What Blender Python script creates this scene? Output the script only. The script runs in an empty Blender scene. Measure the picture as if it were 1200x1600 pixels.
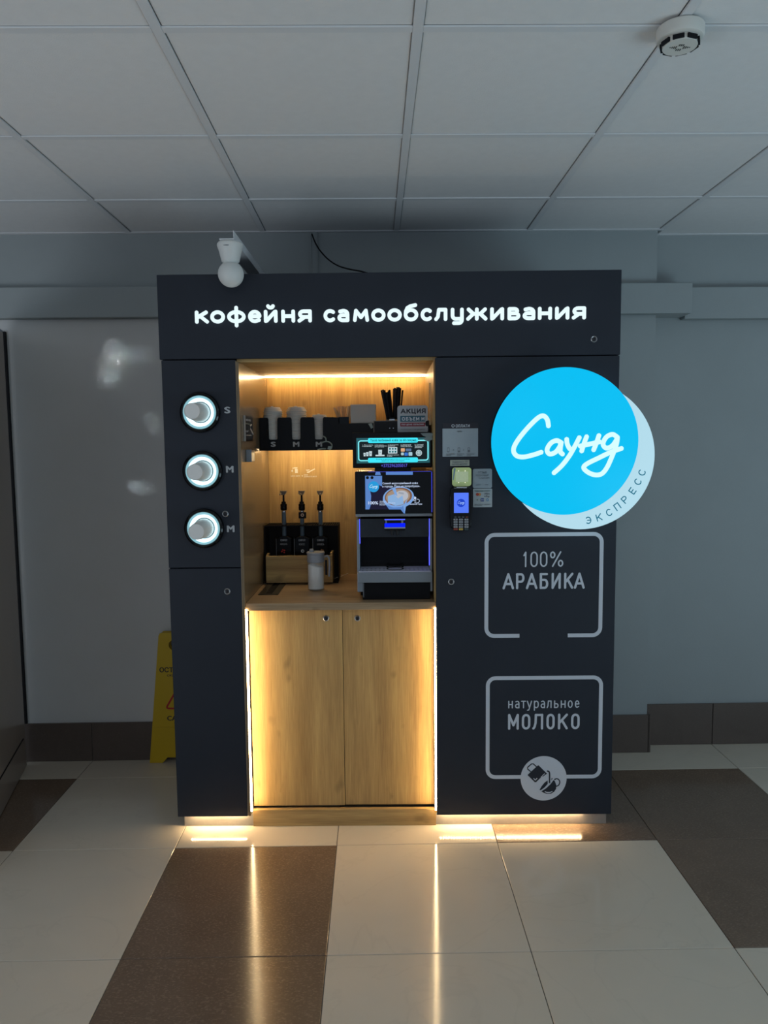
import bpy, bmesh, math, random
from mathutils import Vector, Matrix

# ------------------------------------------------------------------ camera, world, light, exposure
SC = bpy.context.scene
CAM = Vector((.0536, -2.7685, 1.4876))
PITCH, YAW, ROLL, FPX = -.0907, -.00653, -.0099, 1163.3
FW = Vector((math.sin(YAW)*math.cos(PITCH), math.cos(YAW)*math.cos(PITCH), math.sin(PITCH)))
RT = Vector((math.cos(YAW), -math.sin(YAW), 0))
UP = RT.cross(FW)
R2 = RT*math.cos(ROLL) + UP*math.sin(ROLL)
U2 = UP*math.cos(ROLL) - RT*math.sin(ROLL)
cam = bpy.data.objects.new('camera', bpy.data.cameras.new('camera'))
SC.collection.objects.link(cam)
m = Matrix((R2, U2, -FW)).transposed().to_4x4()
m.translation = CAM
cam.matrix_world = m
cam.data.sensor_fit = 'AUTO'
cam.data.sensor_width = 36
cam.data.lens = FPX/1600*36
cam.data.clip_start = .05
SC.camera = cam

W = bpy.data.worlds.new('lobby_daylight')
SC.world = W
W.use_nodes = True
bg = W.node_tree.nodes['Background']
bg.inputs[0].default_value = (.50, .62, .78, 1)
bg.inputs[1].default_value = .40

def area_light(name, loc, target, size, energy, color):
    l = bpy.data.lights.new(name, 'AREA'); l.shape = 'RECTANGLE'
    l.size, l.size_y = size; l.energy = energy; l.color = color
    o = bpy.data.objects.new(name, l); SC.collection.objects.link(o)
    o.location = loc
    o.rotation_euler = (Vector(target)-Vector(loc)).to_track_quat('-Z', 'Y').to_euler()
    return o
# added upward fill lamps either side of the camera, standing in for floor-bounced daylight
area_light('bounce_fill', (3.3, -2.9, .10), (3.1, -2.8, 2.4), (2.4, 3.4), 92, (.60, .85, 1))
area_light('bounce_fill', (-3.3, -3.1, .10), (-3.1, -3.0, 2.4), (2.2, 3.2), 72, (.84, .91, 1))
# added fill lamp behind the camera, out of view, to brighten the floor
area_light('added_floor_fill', (.2, -3.9, 2.42), (.2, -3.3, 0), (.6, .6), 14, (.96, .97, 1))

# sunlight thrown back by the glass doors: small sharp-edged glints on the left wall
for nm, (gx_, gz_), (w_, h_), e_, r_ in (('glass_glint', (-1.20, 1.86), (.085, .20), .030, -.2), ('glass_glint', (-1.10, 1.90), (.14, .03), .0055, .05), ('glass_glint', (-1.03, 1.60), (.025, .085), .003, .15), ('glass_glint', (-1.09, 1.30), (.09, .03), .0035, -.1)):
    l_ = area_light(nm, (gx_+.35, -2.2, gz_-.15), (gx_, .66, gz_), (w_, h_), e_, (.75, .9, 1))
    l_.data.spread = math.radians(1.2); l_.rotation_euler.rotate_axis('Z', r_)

SC.view_settings.view_transform = 'Standard'
SC.view_settings.look = 'None'
SC.view_settings.gamma = 1
SC.view_settings.use_curve_mapping = False
SC.view_settings.exposure = 0
SC.cycles.use_denoising = True
SC.cycles.max_bounces = 8

RA = .01937                       # the room is turned this much against the kiosk
rnd = random.Random(7)

# ------------------------------------------------------------------ helpers
def P(u, v, y=0.0):
    """point (x, z) of the plane y = const that the photograph shows at u, v"""
    d = FW + R2*(u-600)/FPX - U2*(v-800)/FPX
    q = CAM + d*((y-CAM.y)/d.y)
    return q.x, q.z
def PX(u, v, y=0.0): return P(u, v, y)[0]
def PZ(u, v, y=0.0): return P(u, v, y)[1]

ORG = {}
def new_mat(name):
    mt = bpy.data.materials.new(name); mt.use_nodes = True
    nt = mt.node_tree
    return mt, nt, nt.nodes['Principled BSDF']
def node(nt, typ, **kw):
    n = nt.nodes.new(typ)
    for k, v in kw.items():
        if k in n.inputs: n.inputs[k].default_value = v
        else: setattr(n, k, v)
    return n
def plain(name, col, rough=.5, metal=0, spec=.5, emit=None, es=0, noise=0, nscale=40, bump=0, bscale=300, trans=0, ior=1.45, coat=0, alpha=1):
    mt, nt, b = new_mat(name)
    c = (*col, 1)
    b.inputs['Base Color'].default_value = c
    b.inputs['Roughness'].default_value = rough
    b.inputs['Metallic'].default_value = metal
    b.inputs['Specular IOR Level'].default_value = spec
    b.inputs['Coat Weight'].default_value = coat
    b.inputs['Transmission Weight'].default_value = trans
    b.inputs['IOR'].default_value = ior
    b.inputs['Alpha'].default_value = alpha
    if emit:
        b.inputs['Emission Color'].default_value = (*emit, 1)
        b.inputs['Emission Strength'].default_value = es
    tc = node(nt, 'ShaderNodeTexCoord')
    if noise:
        n = node(nt, 'ShaderNodeTexNoise', Scale=nscale, Detail=4)
        nt.links.new(tc.outputs['Object'], n.inputs['Vector'])
        mx = node(nt, 'ShaderNodeMix', data_type='RGBA')
        mx.inputs[6].default_value = tuple(x*(1-noise) for x in col)+(1,)
        mx.inputs[7].default_value = tuple(min(1, x*(1+noise)) for x in col)+(1,)
        nt.links.new(n.outputs[0], mx.inputs[0]); nt.links.new(mx.outputs[2], b.inputs['Base Color'])
    if bump:
        n = node(nt, 'ShaderNodeTexNoise', Scale=bscale, Detail=3)
        nt.links.new(tc.outputs['Object'], n.inputs['Vector'])
        bp = node(nt, 'ShaderNodeBump', Strength=bump, Distance=.001)
        nt.links.new(n.outputs[0], bp.inputs['Height']); nt.links.new(bp.outputs[0], b.inputs['Normal'])
    return mt
def emis(name, col, es):
    mt, nt, b = new_mat(name)
    b.inputs['Base Color'].default_value = (*[x*.12 for x in col], 1)
    b.inputs['Specular IOR Level'].default_value = .2
    b.inputs['Emission Color'].default_value = (*col, 1)
    b.inputs['Emission Strength'].default_value = es
    b.inputs['Roughness'].default_value = .4
    return mt
def wood(name, axis='z', dark=(.33, .20, .078), light=(.60, .41, .165), rough=.42, seed=0.0):
    mt, nt, b = new_mat(name)
    L = nt.links.new
    tc = node(nt, 'ShaderNodeTexCoord'); oi = node(nt, 'ShaderNodeObjectInfo')
    add = node(nt, 'ShaderNodeVectorMath', operation='ADD')
    sc = node(nt, 'ShaderNodeVectorMath', operation='SCALE'); sc.inputs['Scale'].default_value = 3.7
    cb = node(nt, 'ShaderNodeCombineXYZ')
    for i in range(3): L(oi.outputs['Random'], cb.inputs[i])
    L(cb.outputs[0], sc.inputs[0]); L(tc.outputs['Object'], add.inputs[0]); L(sc.outputs[0], add.inputs[1])
    def mapped(s_along, s_across):
        mp = node(nt, 'ShaderNodeMapping')
        mp.inputs['Scale'].default_value = (s_across, s_across, s_along) if axis == 'z' else (s_along, s_across, s_across)
        mp.inputs['Location'].default_value = (seed, seed*2, seed*.7)
        L(add.outputs[0], mp.inputs['Vector']); return mp
    fine = node(nt, 'ShaderNodeTexNoise', Scale=1, Detail=5, Roughness=.6); L(mapped(9, 260).outputs[0], fine.inputs['Vector'])
    band = node(nt, 'ShaderNodeTexNoise', Scale=1, Detail=3, Distortion=.6); L(mapped(1.6, 22).outputs[0], band.inputs['Vector'])
    wv = node(nt, 'ShaderNodeTexWave', wave_type='RINGS', Scale=1.0, Distortion=3.5, Detail=3)
    wv.inputs['Detail Scale'].default_value = 1.2
    L(mapped(1.0, 11).outputs[0], wv.inputs['Vector'])
    kn = node(nt, 'ShaderNodeTexNoise', Scale=1, Detail=2); L(mapped(7, 12).outputs[0], kn.inputs['Vector'])
    kr = node(nt, 'ShaderNodeMapRange'); kr.inputs[1].default_value = .66; kr.inputs[2].default_value = .80
    L(kn.outputs[0], kr.inputs[0])
    m1 = node(nt, 'ShaderNodeMath', operation='MULTIPLY_ADD'); m1.inputs[1].default_value = .52
    L(fine.outputs[0], m1.inputs[0])
    m2 = node(nt, 'ShaderNodeMath', operation='MULTIPLY_ADD'); m2.inputs[1].default_value = .50
    L(band.outputs[0], m2.inputs[0])
    m3 = node(nt, 'ShaderNodeMath', operation='MULTIPLY'); m3.inputs[1].default_value = .12
    L(wv.outputs[1], m3.inputs[0]); L(m3.outputs[0], m2.inputs[2]); L(m2.outputs[0], m1.inputs[2])
    rp = node(nt, 'ShaderNodeMapRange'); rp.inputs[1].default_value = .36; rp.inputs[2].default_value = .76
    L(m1.outputs[0], rp.inputs[0])
    mx = node(nt, 'ShaderNodeMix', data_type='RGBA'); mx.inputs[6].default_value = (*dark, 1); mx.inputs[7].default_value = (*light, 1)
    L(rp.outputs[0], mx.inputs[0])
    mk = node(nt, 'ShaderNodeMix', data_type='RGBA'); mk.inputs[7].default_value = (*[x*.42 for x in dark], 1)
    L(mx.outputs[2], mk.inputs[6])
    kk = node(nt, 'ShaderNodeMath', operation='MULTIPLY'); kk.inputs[1].default_value = .75
    L(kr.outputs[0], kk.inputs[0]); L(kk.outputs[0], mk.inputs[0])
    L(mk.outputs[2], b.inputs['Base Color'])
    b.inputs['Roughness'].default_value = rough
    b.inputs['Specular IOR Level'].default_value = .35
    bp = node(nt, 'ShaderNodeBump', Strength=.15, Distance=.0006)
    L(fine.outputs[0], bp.inputs['Height']); L(bp.outputs[0], b.inputs['Normal'])
    return mt
def tile_mat(name, col, var, vein, vscale, speck=0, rough=.2):
    mt, nt, b = new_mat(name)
    L = nt.links.new
    tc = node(nt, 'ShaderNodeTexCoord'); oi = node(nt, 'ShaderNodeObjectInfo')
    cb = node(nt, 'ShaderNodeCombineXYZ'); sc = node(nt, 'ShaderNodeVectorMath', operation='SCALE'); sc.inputs['Scale'].default_value = 11
    add = node(nt, 'ShaderNodeVectorMath', operation='ADD')
    for i in range(3): L(oi.outputs['Random'], cb.inputs[i])
    L(cb.outputs[0], sc.inputs[0]); L(tc.outputs['Object'], add.inputs[0]); L(sc.outputs[0], add.inputs[1])
    n1 = node(nt, 'ShaderNodeTexNoise', Scale=5, Detail=6, Distortion=.8); L(add.outputs[0], n1.inputs['Vector'])
    n2 = node(nt, 'ShaderNodeTexNoise', Scale=vscale, Detail=7, Distortion=1.5); L(add.outputs[0], n2.inputs['Vector'])
    sb = node(nt, 'ShaderNodeMath', operation='SUBTRACT'); sb.inputs[1].default_value = .5; L(n2.outputs[0], sb.inputs[0])
    ab = node(nt, 'ShaderNodeMath', operation='ABSOLUTE'); L(sb.outputs[0], ab.inputs[0])
    mr = node(nt, 'ShaderNodeMapRange'); mr.inputs[1].default_value = 0; mr.inputs[2].default_value = .012; mr.inputs[3].default_value = 1; mr.inputs[4].default_value = 0
    L(ab.outputs[0], mr.inputs[0])
    mv = node(nt, 'ShaderNodeMath', operation='MULTIPLY'); mv.inputs[1].default_value = vein; L(mr.outputs[0], mv.inputs[0])
    mx = node(nt, 'ShaderNodeMix', data_type='RGBA')
    mx.inputs[6].default_value = (*[x*(1-var) for x in col], 1); mx.inputs[7].default_value = (*[x*(1+var) for x in col], 1)
    L(n1.outputs[0], mx.inputs[0])
    m2 = node(nt, 'ShaderNodeMix', data_type='RGBA'); m2.inputs[7].default_value = (*[x*.6 for x in col], 1)
    L(mx.outputs[2], m2.inputs[6]); L(mv.outputs[0], m2.inputs[0])
    out = m2.outputs[2]
    if speck:
        n3 = node(nt, 'ShaderNodeTexNoise', Scale=230, Detail=3)
        mp = node(nt, 'ShaderNodeMapping'); mp.inputs['Scale'].default_value = (.55, 1, 1)
        L(add.outputs[0], mp.inputs[0]); L(mp.outputs[0], n3.inputs['Vector'])
        r3 = node(nt, 'ShaderNodeMapRange'); r3.inputs[1].default_value = .52; r3.inputs[2].default_value = .74
        L(n3.outputs[0], r3.inputs[0])
        k = node(nt, 'ShaderNodeMath', operation='MULTIPLY'); k.inputs[1].default_value = speck; L(r3.outputs[0], k.inputs[0])
        m3 = node(nt, 'ShaderNodeMix', data_type='RGBA'); m3.inputs[7].default_value = (*[min(1, x*2.0) for x in col], 1)
        L(out, m3.inputs[6]); L(k.outputs[0], m3.inputs[0]); out = m3.outputs[2]
    L(out, b.inputs['Base Color'])
    b.inputs['Roughness'].default_value = rough
    b.inputs['Specular IOR Level'].default_value = .5
    bp = node(nt, 'ShaderNodeBump', Strength=.06, Distance=.002)
    n4 = node(nt, 'ShaderNodeTexNoise', Scale=7, Detail=2); L(add.outputs[0], n4.inputs['Vector'])
    L(n4.outputs[0], bp.inputs['Height']); L(bp.outputs[0], b.inputs['Normal'])
    return mt

class MB:
    """collects shapes into one bmesh"""
    def __init__(s): s.bm = bmesh.new()
    def box(s, x0, x1, y0, y1, z0, z1, bev=0, seg=2):
        r = bmesh.ops.create_cube(s.bm, size=1)
        vs = r['verts']
        for v in vs:
            v.co = Vector(((x0+x1)/2+v.co.x*(x1-x0), (y0+y1)/2+v.co.y*(y1-y0), (z0+z1)/2+v.co.z*(z1-z0)))
        if bev:
            es = list({e for v in vs for e in v.link_edges})
            bmesh.ops.bevel(s.bm, geom=es, offset=bev, segments=seg, profile=.5, affect='EDGES')
        return s
    def prism(s, pts, y0, y1, bev=0):
        """polygon of (x, z) points pushed from y0 to y1"""
        vs = [s.bm.verts.new((p[0], y0, p[1])) for p in pts]
        f = s.bm.faces.new(vs); f.normal_update()
        r = bmesh.ops.extrude_face_region(s.bm, geom=[f])
        nv = [g for g in r['geom'] if isinstance(g, bmesh.types.BMVert)]
        for v in nv: v.co.y = y1
        allf = set(f for v in vs+nv for f in v.link_faces)
        bmesh.ops.recalc_face_normals(s.bm, faces=list(allf))
        if bev:
            es = [e for e in {e for v in vs for e in v.link_edges} if all(abs(v.co.y-y0) < 1e-7 for v in e.verts)]
            bmesh.ops.bevel(s.bm, geom=es, offset=bev, segments=2, profile=.5, affect='EDGES')
        return s
    def poly(s, pts3):
        s.bm.faces.new([s.bm.verts.new(p) for p in pts3]); return s
    def lathe(s, prof, c, axis='z', n=32, close=False):
        """profile of (radius, along) turned about an axis through c"""
        rings = []
        for r, a in prof:
            ring = []
            for i in range(n):
                t = 2*math.pi*i/n
                if axis == 'z': p = (c[0]+r*math.cos(t), c[1]+r*math.sin(t), c[2]+a)
                else: p = (c[0]+r*math.cos(t), c[1]+a, c[2]+r*math.sin(t))
                ring.append(s.bm.verts.new(p))
            rings.append(ring)
        fs = []
        pr = list(zip(rings, rings[1:])) + ([(rings[-1], rings[0])] if close else [])
        for A, B in pr:
            for i in range(n):
                fs.append(s.bm.faces.new((A[i], A[(i+1) % n], B[(i+1) % n], B[i])))
        if not close:
            for R, (r, a) in ((rings[0], prof[0]), (rings[-1], prof[-1])):
                if r > 1e-6: fs.append(s.bm.faces.new(R))
        bmesh.ops.recalc_face_normals(s.bm, faces=fs)
        for f in fs: f.smooth = True
        return s
    def tube(s, pts, r, n=8, flat=None):
        """round (or y-flattened) stroke along 3-D points, domed ends"""
        pts = [Vector(p) for p in pts]
        P2, RR = [], []
        t0 = (pts[1]-pts[0]).normalized(); t1 = (pts[-1]-pts[-2]).normalized()
        for k in (1., .7, .35): P2.append(pts[0]-t0*r*k); RR.append(r*math.sqrt(max(0.002, 1-k*k)))
        for p in pts: P2.append(p); RR.append(r)
        for k in (.35, .7, 1.): P2.append(pts[-1]+t1*r*k); RR.append(r*math.sqrt(max(0.002, 1-k*k)))
        rings = []
        prev = None
        for i, p in enumerate(P2):
            t = (P2[min(i+1, len(P2)-1)]-P2[max(i-1, 0)]).normalized()
            ref = Vector((0, 1, 0)) if prev is None else prev
            if abs(t.dot(ref)) > .97: ref = Vector((1, 0, 0))
            a = (ref-t*ref.dot(t)).normalized()
            if flat is None: prev = a
            b = t.cross(a)
            fl = flat if flat else 1
            rings.append([s.bm.verts.new(p+(a*math.cos(q)*fl+b*math.sin(q))*RR[i]) for q in [2*math.pi*j/n for j in range(n)]])
        fs = []
        for A, B in zip(rings, rings[1:]):
            for i in range(n): fs.append(s.bm.faces.new((A[i], A[(i+1) % n], B[(i+1) % n], B[i])))
        fs.append(s.bm.faces.new(rings[0])); fs.append(s.bm.faces.new(rings[-1]))
        bmesh.ops.recalc_face_normals(s.bm, faces=fs)
        for f in fs: f.smooth = True
        return s
    def build(s, name, mt, parent=None, loc=None):
        me = bpy.data.meshes.new(name)
        org = Vector(ORG[parent.name]) if parent else Vector(loc or (0, 0, 0))
        bmesh.ops.translate(s.bm, verts=s.bm.verts, vec=-org)
        s.bm.normal_update()
        for e in s.bm.edges:
            if len(e.link_faces) == 2 and e.calc_face_angle(0) > .6: e.smooth = False
        s.bm.to_mesh(me); s.bm.free()
        me.materials.append(mt)
        return link(name, me, parent, org)
def link(name, me, parent=None, org=(0, 0, 0)):
    o = bpy.data.objects.new(name, me); SC.collection.objects.link(o)
    if parent: o.parent = parent
    else: o.location = org
    ORG[o.name] = Vector(org)
    return o
def thing(name, label, cat, loc, group=None):
    o = bpy.data.objects.new(name, None); SC.collection.objects.link(o)
    o.location = loc; o.empty_display_size = .05
    ORG[o.name] = Vector(loc)
    return tag(o, label, cat, group)
def tag(o, label, cat, group=None):
    o['label'] = label; o['category'] = cat
    if group: o['group'] = group
    return o
def struct(o, label=None, rot=True):
    o['kind'] = 'structure'
    if label: o['label'] = label
    if rot: o.rotation_euler = (0, 0, RA)
    return o
def copy_thing(o, loc, label=None):
    c = o.copy(); SC.collection.objects.link(c); c.location = loc
    ORG[c.name] = Vector(loc)
    if label: c['label'] = label
    for ch in o.children:
        d = ch.copy(); SC.collection.objects.link(d); d.parent = c
    return c

def rrect(x0, x1, z0, z1, r, n=6):
    pts = []
    for cx, cz, a in ((x1-r, z1-r, 0), (x0+r, z1-r, 90), (x0+r, z0+r, 180), (x1-r, z0+r, 270)):
        for i in range(n+1):
            t = math.radians(a+90*i/n); pts.append((cx+r*math.cos(t), cz+r*math.sin(t)))
    return pts
def pxrect(u0, v0, u1, v1, y):
    """rectangle in the plane y = const between two corners of the photograph: x0, x1, z0, z1"""
    um, vm = (u0+u1)/2, (v0+v1)/2
    return PX(u0, vm, y), PX(u1, vm, y), PZ(um, v1, y), PZ(um, v0, y)
def catmull(pts, k=8):
    out = []
    n = len(pts)
    for i in range(n-1):
        p0, p1, p2, p3 = pts[max(i-1, 0)], pts[i], pts[i+1], pts[min(i+2, n-1)]
        for j in range(k):
            t = j/k
            out.append(tuple(.5*((2*b)+(-a+c)*t+(2*a-5*b+4*c-d)*t*t+(-a+3*b-3*c+d)*t**3) for a, b, c, d in zip(p0, p1, p2, p3)))
    out.append(pts[-1])
    return out

def text_mesh(s, bold=0.0, depth=0.0, align='LEFT', shear=0.0):
    cu = bpy.data.curves.new('t', 'FONT'); cu.body = s.replace('ф', '\u0278'); cu.size = 1
    cu.extrude = depth; cu.resolution_u = 3; cu.align_x = align; cu.shear = shear
    o = bpy.data.objects.new('t', cu); SC.collection.objects.link(o)
    bpy.context.view_layer.update()
    me = bpy.data.meshes.new_from_object(o.evaluated_get(bpy.context.evaluated_depsgraph_get()))
    bpy.data.objects.remove(o); bpy.data.curves.remove(cu)
    if bold > 0:      # heavier weight: the glyphs once more, a little to each side
        co = [v.co.copy() for v in me.vertices]; fs_ = [tuple(p.vertices) for p in me.polygons]; n = len(co)
        allc, allf = [], []
        for k, (dx, dy) in enumerate(((-bold, 0), (bold, 0), (0, bold*.6), (0, -bold*.6))):
            allc += [(c.x+dx, c.y+dy, c.z+k*.14) for c in co]; allf += [tuple(i+n*k for i in f) for f in fs_]
        me2 = bpy.data.meshes.new('t'); me2.from_pydata(allc, [], allf); bpy.data.meshes.remove(me); me = me2
    return me
def lettering(name, s, x0, x1, z0, z1, y, mt, parent, bold=0.0, th=.0006, split=False, align='LEFT', shear=0.0):
    """text whose outline box is x0..x1, z0..z1, standing th proud of the plane y"""
    me = text_mesh(s, bold, .5, align, shear)
    co = [v.co.copy() for v in me.vertices]
    a, b = min(c.x for c in co), max(c.x for c in co)
    c_, d = min(c.y for c in co), max(c.y for c in co)
    org = ORG[parent.name]
    for v in me.vertices:
        p = v.co
        v.co = Vector((x0+(p.x-a)/(b-a)*(x1-x0), y-th*(p.z+.5), z0+(p.y-c_)/(d-c_)*(z1-z0))) - Vector(org)
    me.materials.clear(); me.materials.append(mt); me.name = name
    if not split: return [link(name, me, parent, org)]
    bm = bmesh.new(); bm.from_mesh(me); bpy.data.meshes.remove(me)
    bm.verts.ensure_lookup_table()
    seen, isl = set(), []
    for v in bm.verts:
        if v.index in seen: continue
        st, comp = [v], []
        seen.add(v.index)
        while st:
            q = st.pop(); comp.append(q)
            for e in q.link_edges:
                w = e.other_vert(q)
                if w.index not in seen: seen.add(w.index); st.append(w)
        isl.append((min(q.co.x for q in comp), max(q.co.x for q in comp), comp))
    isl.sort(key=lambda t: t[0])
    grp = []
    for lo, hi, comp in isl:
        if grp and lo < grp[-1][1]-.25*(hi-lo): grp[-1][1] = max(hi, grp[-1][1]); grp[-1][2] += comp
        else: grp.append([lo, hi, list(comp)])
    out = []
    for lo, hi, comp in grp:
        cs = set(comp); idx = {q: i for i, q in enumerate(comp)}
        fs = [[idx[q] for q in f.verts] for f in bm.faces if f.verts[0] in cs]
        me = bpy.data.meshes.new(name); me.from_pydata([tuple(q.co) for q in comp], [], fs); me.materials.append(mt)
        out.append(link(name, me, parent, org))
    bm.free()
    return out
def pxtext(name, s, u0, v0, u1, v1, y, mt, parent, **kw):
    x0, x1, z0, z1 = pxrect(u0, v0, u1, v1, y)
    return lettering(name, s, x0, x1, z0, z1, y, mt, parent, **kw)
def lines(u0, v0, u1, v1, y, mt, parent, name='small_print', n=2, seed=1, words=('',)):
    """rows of small print, one text each"""
    h = (v1-v0)/n
    for i in range(n):
        w = words[i % len(words)]
        pxtext(name, w, u0, v0+h*i+h*.12, u1 if i < n-1 or n == 1 else u0+(u1-u0)*.8, v0+h*i+h*.88, y, mt, parent, bold=.01, th=.0003)

# ------------------------------------------------------------------ materials
M = {}
M['graphite'] = plain('graphite_laminate', (.0215, .0265, .0375), .5, spec=.3, bump=.12, bscale=900, noise=.10, nscale=9)
M['graphite_edge'] = plain('graphite_edge_band', (.012, .014, .018), .5)
M['oak_v'] = wood('oak_vertical_grain', 'z')
M['oak_h'] = wood('oak_horizontal_grain', 'x', seed=2.3)
M['oak_top'] = wood('oak_worktop', 'x', dark=(.24, .155, .085), light=(.44, .31, .18), rough=.38, seed=5.1)
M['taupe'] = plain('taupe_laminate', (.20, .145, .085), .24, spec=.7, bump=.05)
M['edge_band'] = plain('light_edge_band', (.42, .31, .20), .5)
M['alu'] = plain('brushed_aluminium', (.40, .385, .36), .55, metal=.6, noise=.08, nscale=120)
M['chrome'] = plain('chrome', (.75, .75, .76), .14, metal=1)
M['lock_ring'] = plain('lock_ring_chrome', (.42, .42, .43), .30, metal=1)
M['lock_plug'] = plain('lock_plug', (.05, .05, .055), .35, metal=.8)
M['steel'] = plain('machine_steel', (.24, .27, .30), .42, metal=.55)
M['black'] = plain('black_plastic', (.0032, .0032, .0045), .25, spec=.25)
M['gloss_black'] = plain('gloss_black', (.003, .003, .004), .10, spec=.4)
M['matt_black'] = plain('matt_black', (.006, .006, .008), .6, spec=.25)
M['white_plastic'] = plain('white_plastic', (.72, .74, .72), .42)
M['wall'] = plain('painted_wall', (.345, .38, .385), .55, spec=.3, noise=.05, nscale=6, bump=.35, bscale=110)
M['wall_lower'] = plain('satin_lower_wall', (.62, .625, .615), .42, spec=.45, noise=.05, nscale=5, bump=.25, bscale=90)
M['ceil_tile'] = plain('ceiling_tile_face', (.76, .76, .755), .85, spec=.15, noise=.04, nscale=30, bump=.6, bscale=260)
M['grid'] = plain('ceiling_grid_metal', (.70, .71, .72), .5)
M['cream'] = tile_mat('cream_floor_tile', (.66, .585, .48), .05, .10, 1.6, rough=.10)
M['brown'] = tile_mat('brown_floor_tile', (.172, .118, .082), .20, .15, 3.5, speck=.55, rough=.15)
M['base_tile'] = tile_mat('brown_skirting_tile', (.105, .080, .067), .20, .1, 3.0, speck=.2, rough=.45)
M['grout'] = plain('floor_grout', (.10, .09, .08), .9)
M['grout_light'] = plain('skirting_grout', (.22, .20, .19), .9)
M['door'] = plain('brown_door_skin', (.30, .235, .19), .28, noise=.15, nscale=3)
M['led'] = emis('warm_led_strip', (1, .70, .36), 54)
M['led_top'] = emis('warm_led_profile', (1, .70, .35), 44)
M['led_shelf'] = emis('warm_led_under_shelf', (1, .72, .38), 66)
M['led_kick'] = emis('warm_led_kick', (1, .70, .36), 165)
M['letter_glow'] = emis('glowing_white_acrylic', (.80, .96, 1), 1.0)
M['cyan_glow'] = emis('glowing_cyan_acrylic', (.0, .50, .86), 1.0)
M['script_glow'] = emis('glowing_script', (.66, .96, 1), 1.0)
M['crescent_glow'] = emis('glowing_pale_acrylic', (.44, .69, .80), 1.0)
M['express'] = plain('teal_vinyl', (.0, .10, .16), .5, emit=(0, .17, .27), es=.6)
M['ring_bright'] = emis('bright_ring_light', (.66, .92, 1), 2.2)
M['ring_soft'] = plain('ring_housing', (.30, .50, .56), .35, emit=(.30, .62, .70), es=.55)
M['throat'] = plain('throat_plastic', (.20, .30, .34), .4)
M['paper'] = plain('white_paper_cup', (.80, .79, .76), .55)
M['lid'] = plain('white_lid_plastic', (.80, .78, .74), .4)
M['print_grey'] = plain('grey_vinyl', (.60, .64, .70), .45)
M['print_dim'] = plain('dim_grey_vinyl', (.46, .48, .50), .5)
M['print_white'] = plain('white_print', (.75, .74, .70), .5)
M['print_black'] = plain('black_print', (.02, .02, .03), .5)
M['print_mid'] = plain('grey_print', (.16, .18, .20), .5)
M['card'] = plain('pale_card', (.34, .40, .44), .4)
M['yellow'] = plain('yellow_plastic', (.60, .40, .012), .42)
M['red'] = plain('red_print', (.45, .02, .02), .5)
M['sugar'] = plain('white_sugar', (.82, .80, .78), .8, bump=.6, bscale=900)
M['glass'] = plain('clear_glass', (.80, .84, .82), .04, alpha=.14)
M['jar_grey'] = plain('grey_lid_plastic', (.30, .31, .34), .45)
M['birch'] = plain('birch_sticks', (.72, .52, .30), .6, noise=.15, nscale=60)
M['napkin'] = plain('napkin_paper', (.60, .60, .57), .8)

# ------------------------------------------------------------------ the setting
WY = .6878          # back wall, room frame
REC = .085          # the wall right of the pier lies this much deeper
XP = 1.298          # pier edge
CZ = 2.44
# floor
floor = struct(MB().box(-4.2, 4.6, -6.5, WY+REC+.06, -.12, -.0025).build('floor', M['grout']), 'floor of large cream and brown glossy tiles')
fx, fy, fs = -.1543, -.1141, .6004
def floor_tile(x0, x1, y0, y1, mt, bev=.0012):
    me_key = (round(x1-x0, 3), round(y1-y0, 3), mt.name)
    if me_key not in TILES:
        b = MB().box(-(x1-x0)/2+.0012, (x1-x0)/2-.0012, -(y1-y0)/2+.0012, (y1-y0)/2-.0012, -.012, 0, bev, 1)
        me = bpy.data.meshes.new('tile'); b.bm.to_mesh(me); b.bm.free(); me.materials.append(mt); TILES[me_key] = me
    o = link('tile', TILES[me_key], floor, (0, 0, 0))
    o.location = ((x0+x1)/2, (y0+y1)/2, 0)
TILES = {}
BROWN = {(-1, -1), (-1, -2), (-1, -3), (-1, -4), (-3, 0), (1, 0), (2, 0), (2, -1), (-4, 0), (-4, -1), (4, 0), (2, -3), (-3, -4), (-4, -3), (4, -2), (4, -3)}
for i in range(-5, 6):
    for j in range(-6, 2):
        x0, x1 = fx+i*fs, fx+(i+1)*fs
        y0, y1 = fy+j*fs, fy+(j+1)*fs
        floor_tile(x0, x1, y0, y1, M['brown'] if (i, j) in BROWN else M['cream'])
y0 = fy+2*fs   # narrow strip in the recess reaches y = WY + REC
# walls
def wall_piece(name, x0, x1, y0, y1, z0, z1, mt, parent=None, lab=None):
    o = MB().box(x0, x1, y0, y1, z0, z1).build(name, mt, parent)
    if not parent: struct(o, lab)
    return o
wall = wall_piece('wall_back', -4.2, XP, WY, WY+.25, 0, CZ+.08, M['wall'], lab='pale painted back wall behind the kiosk')
wall2 = wall_piece('wall_back_recess', XP, 4.6, WY+REC, WY+.25, 0, CZ+.08, M['wall'], lab='painted wall set back right of the kiosk')
ORG_R = Vector((0, 0, 0))
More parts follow.
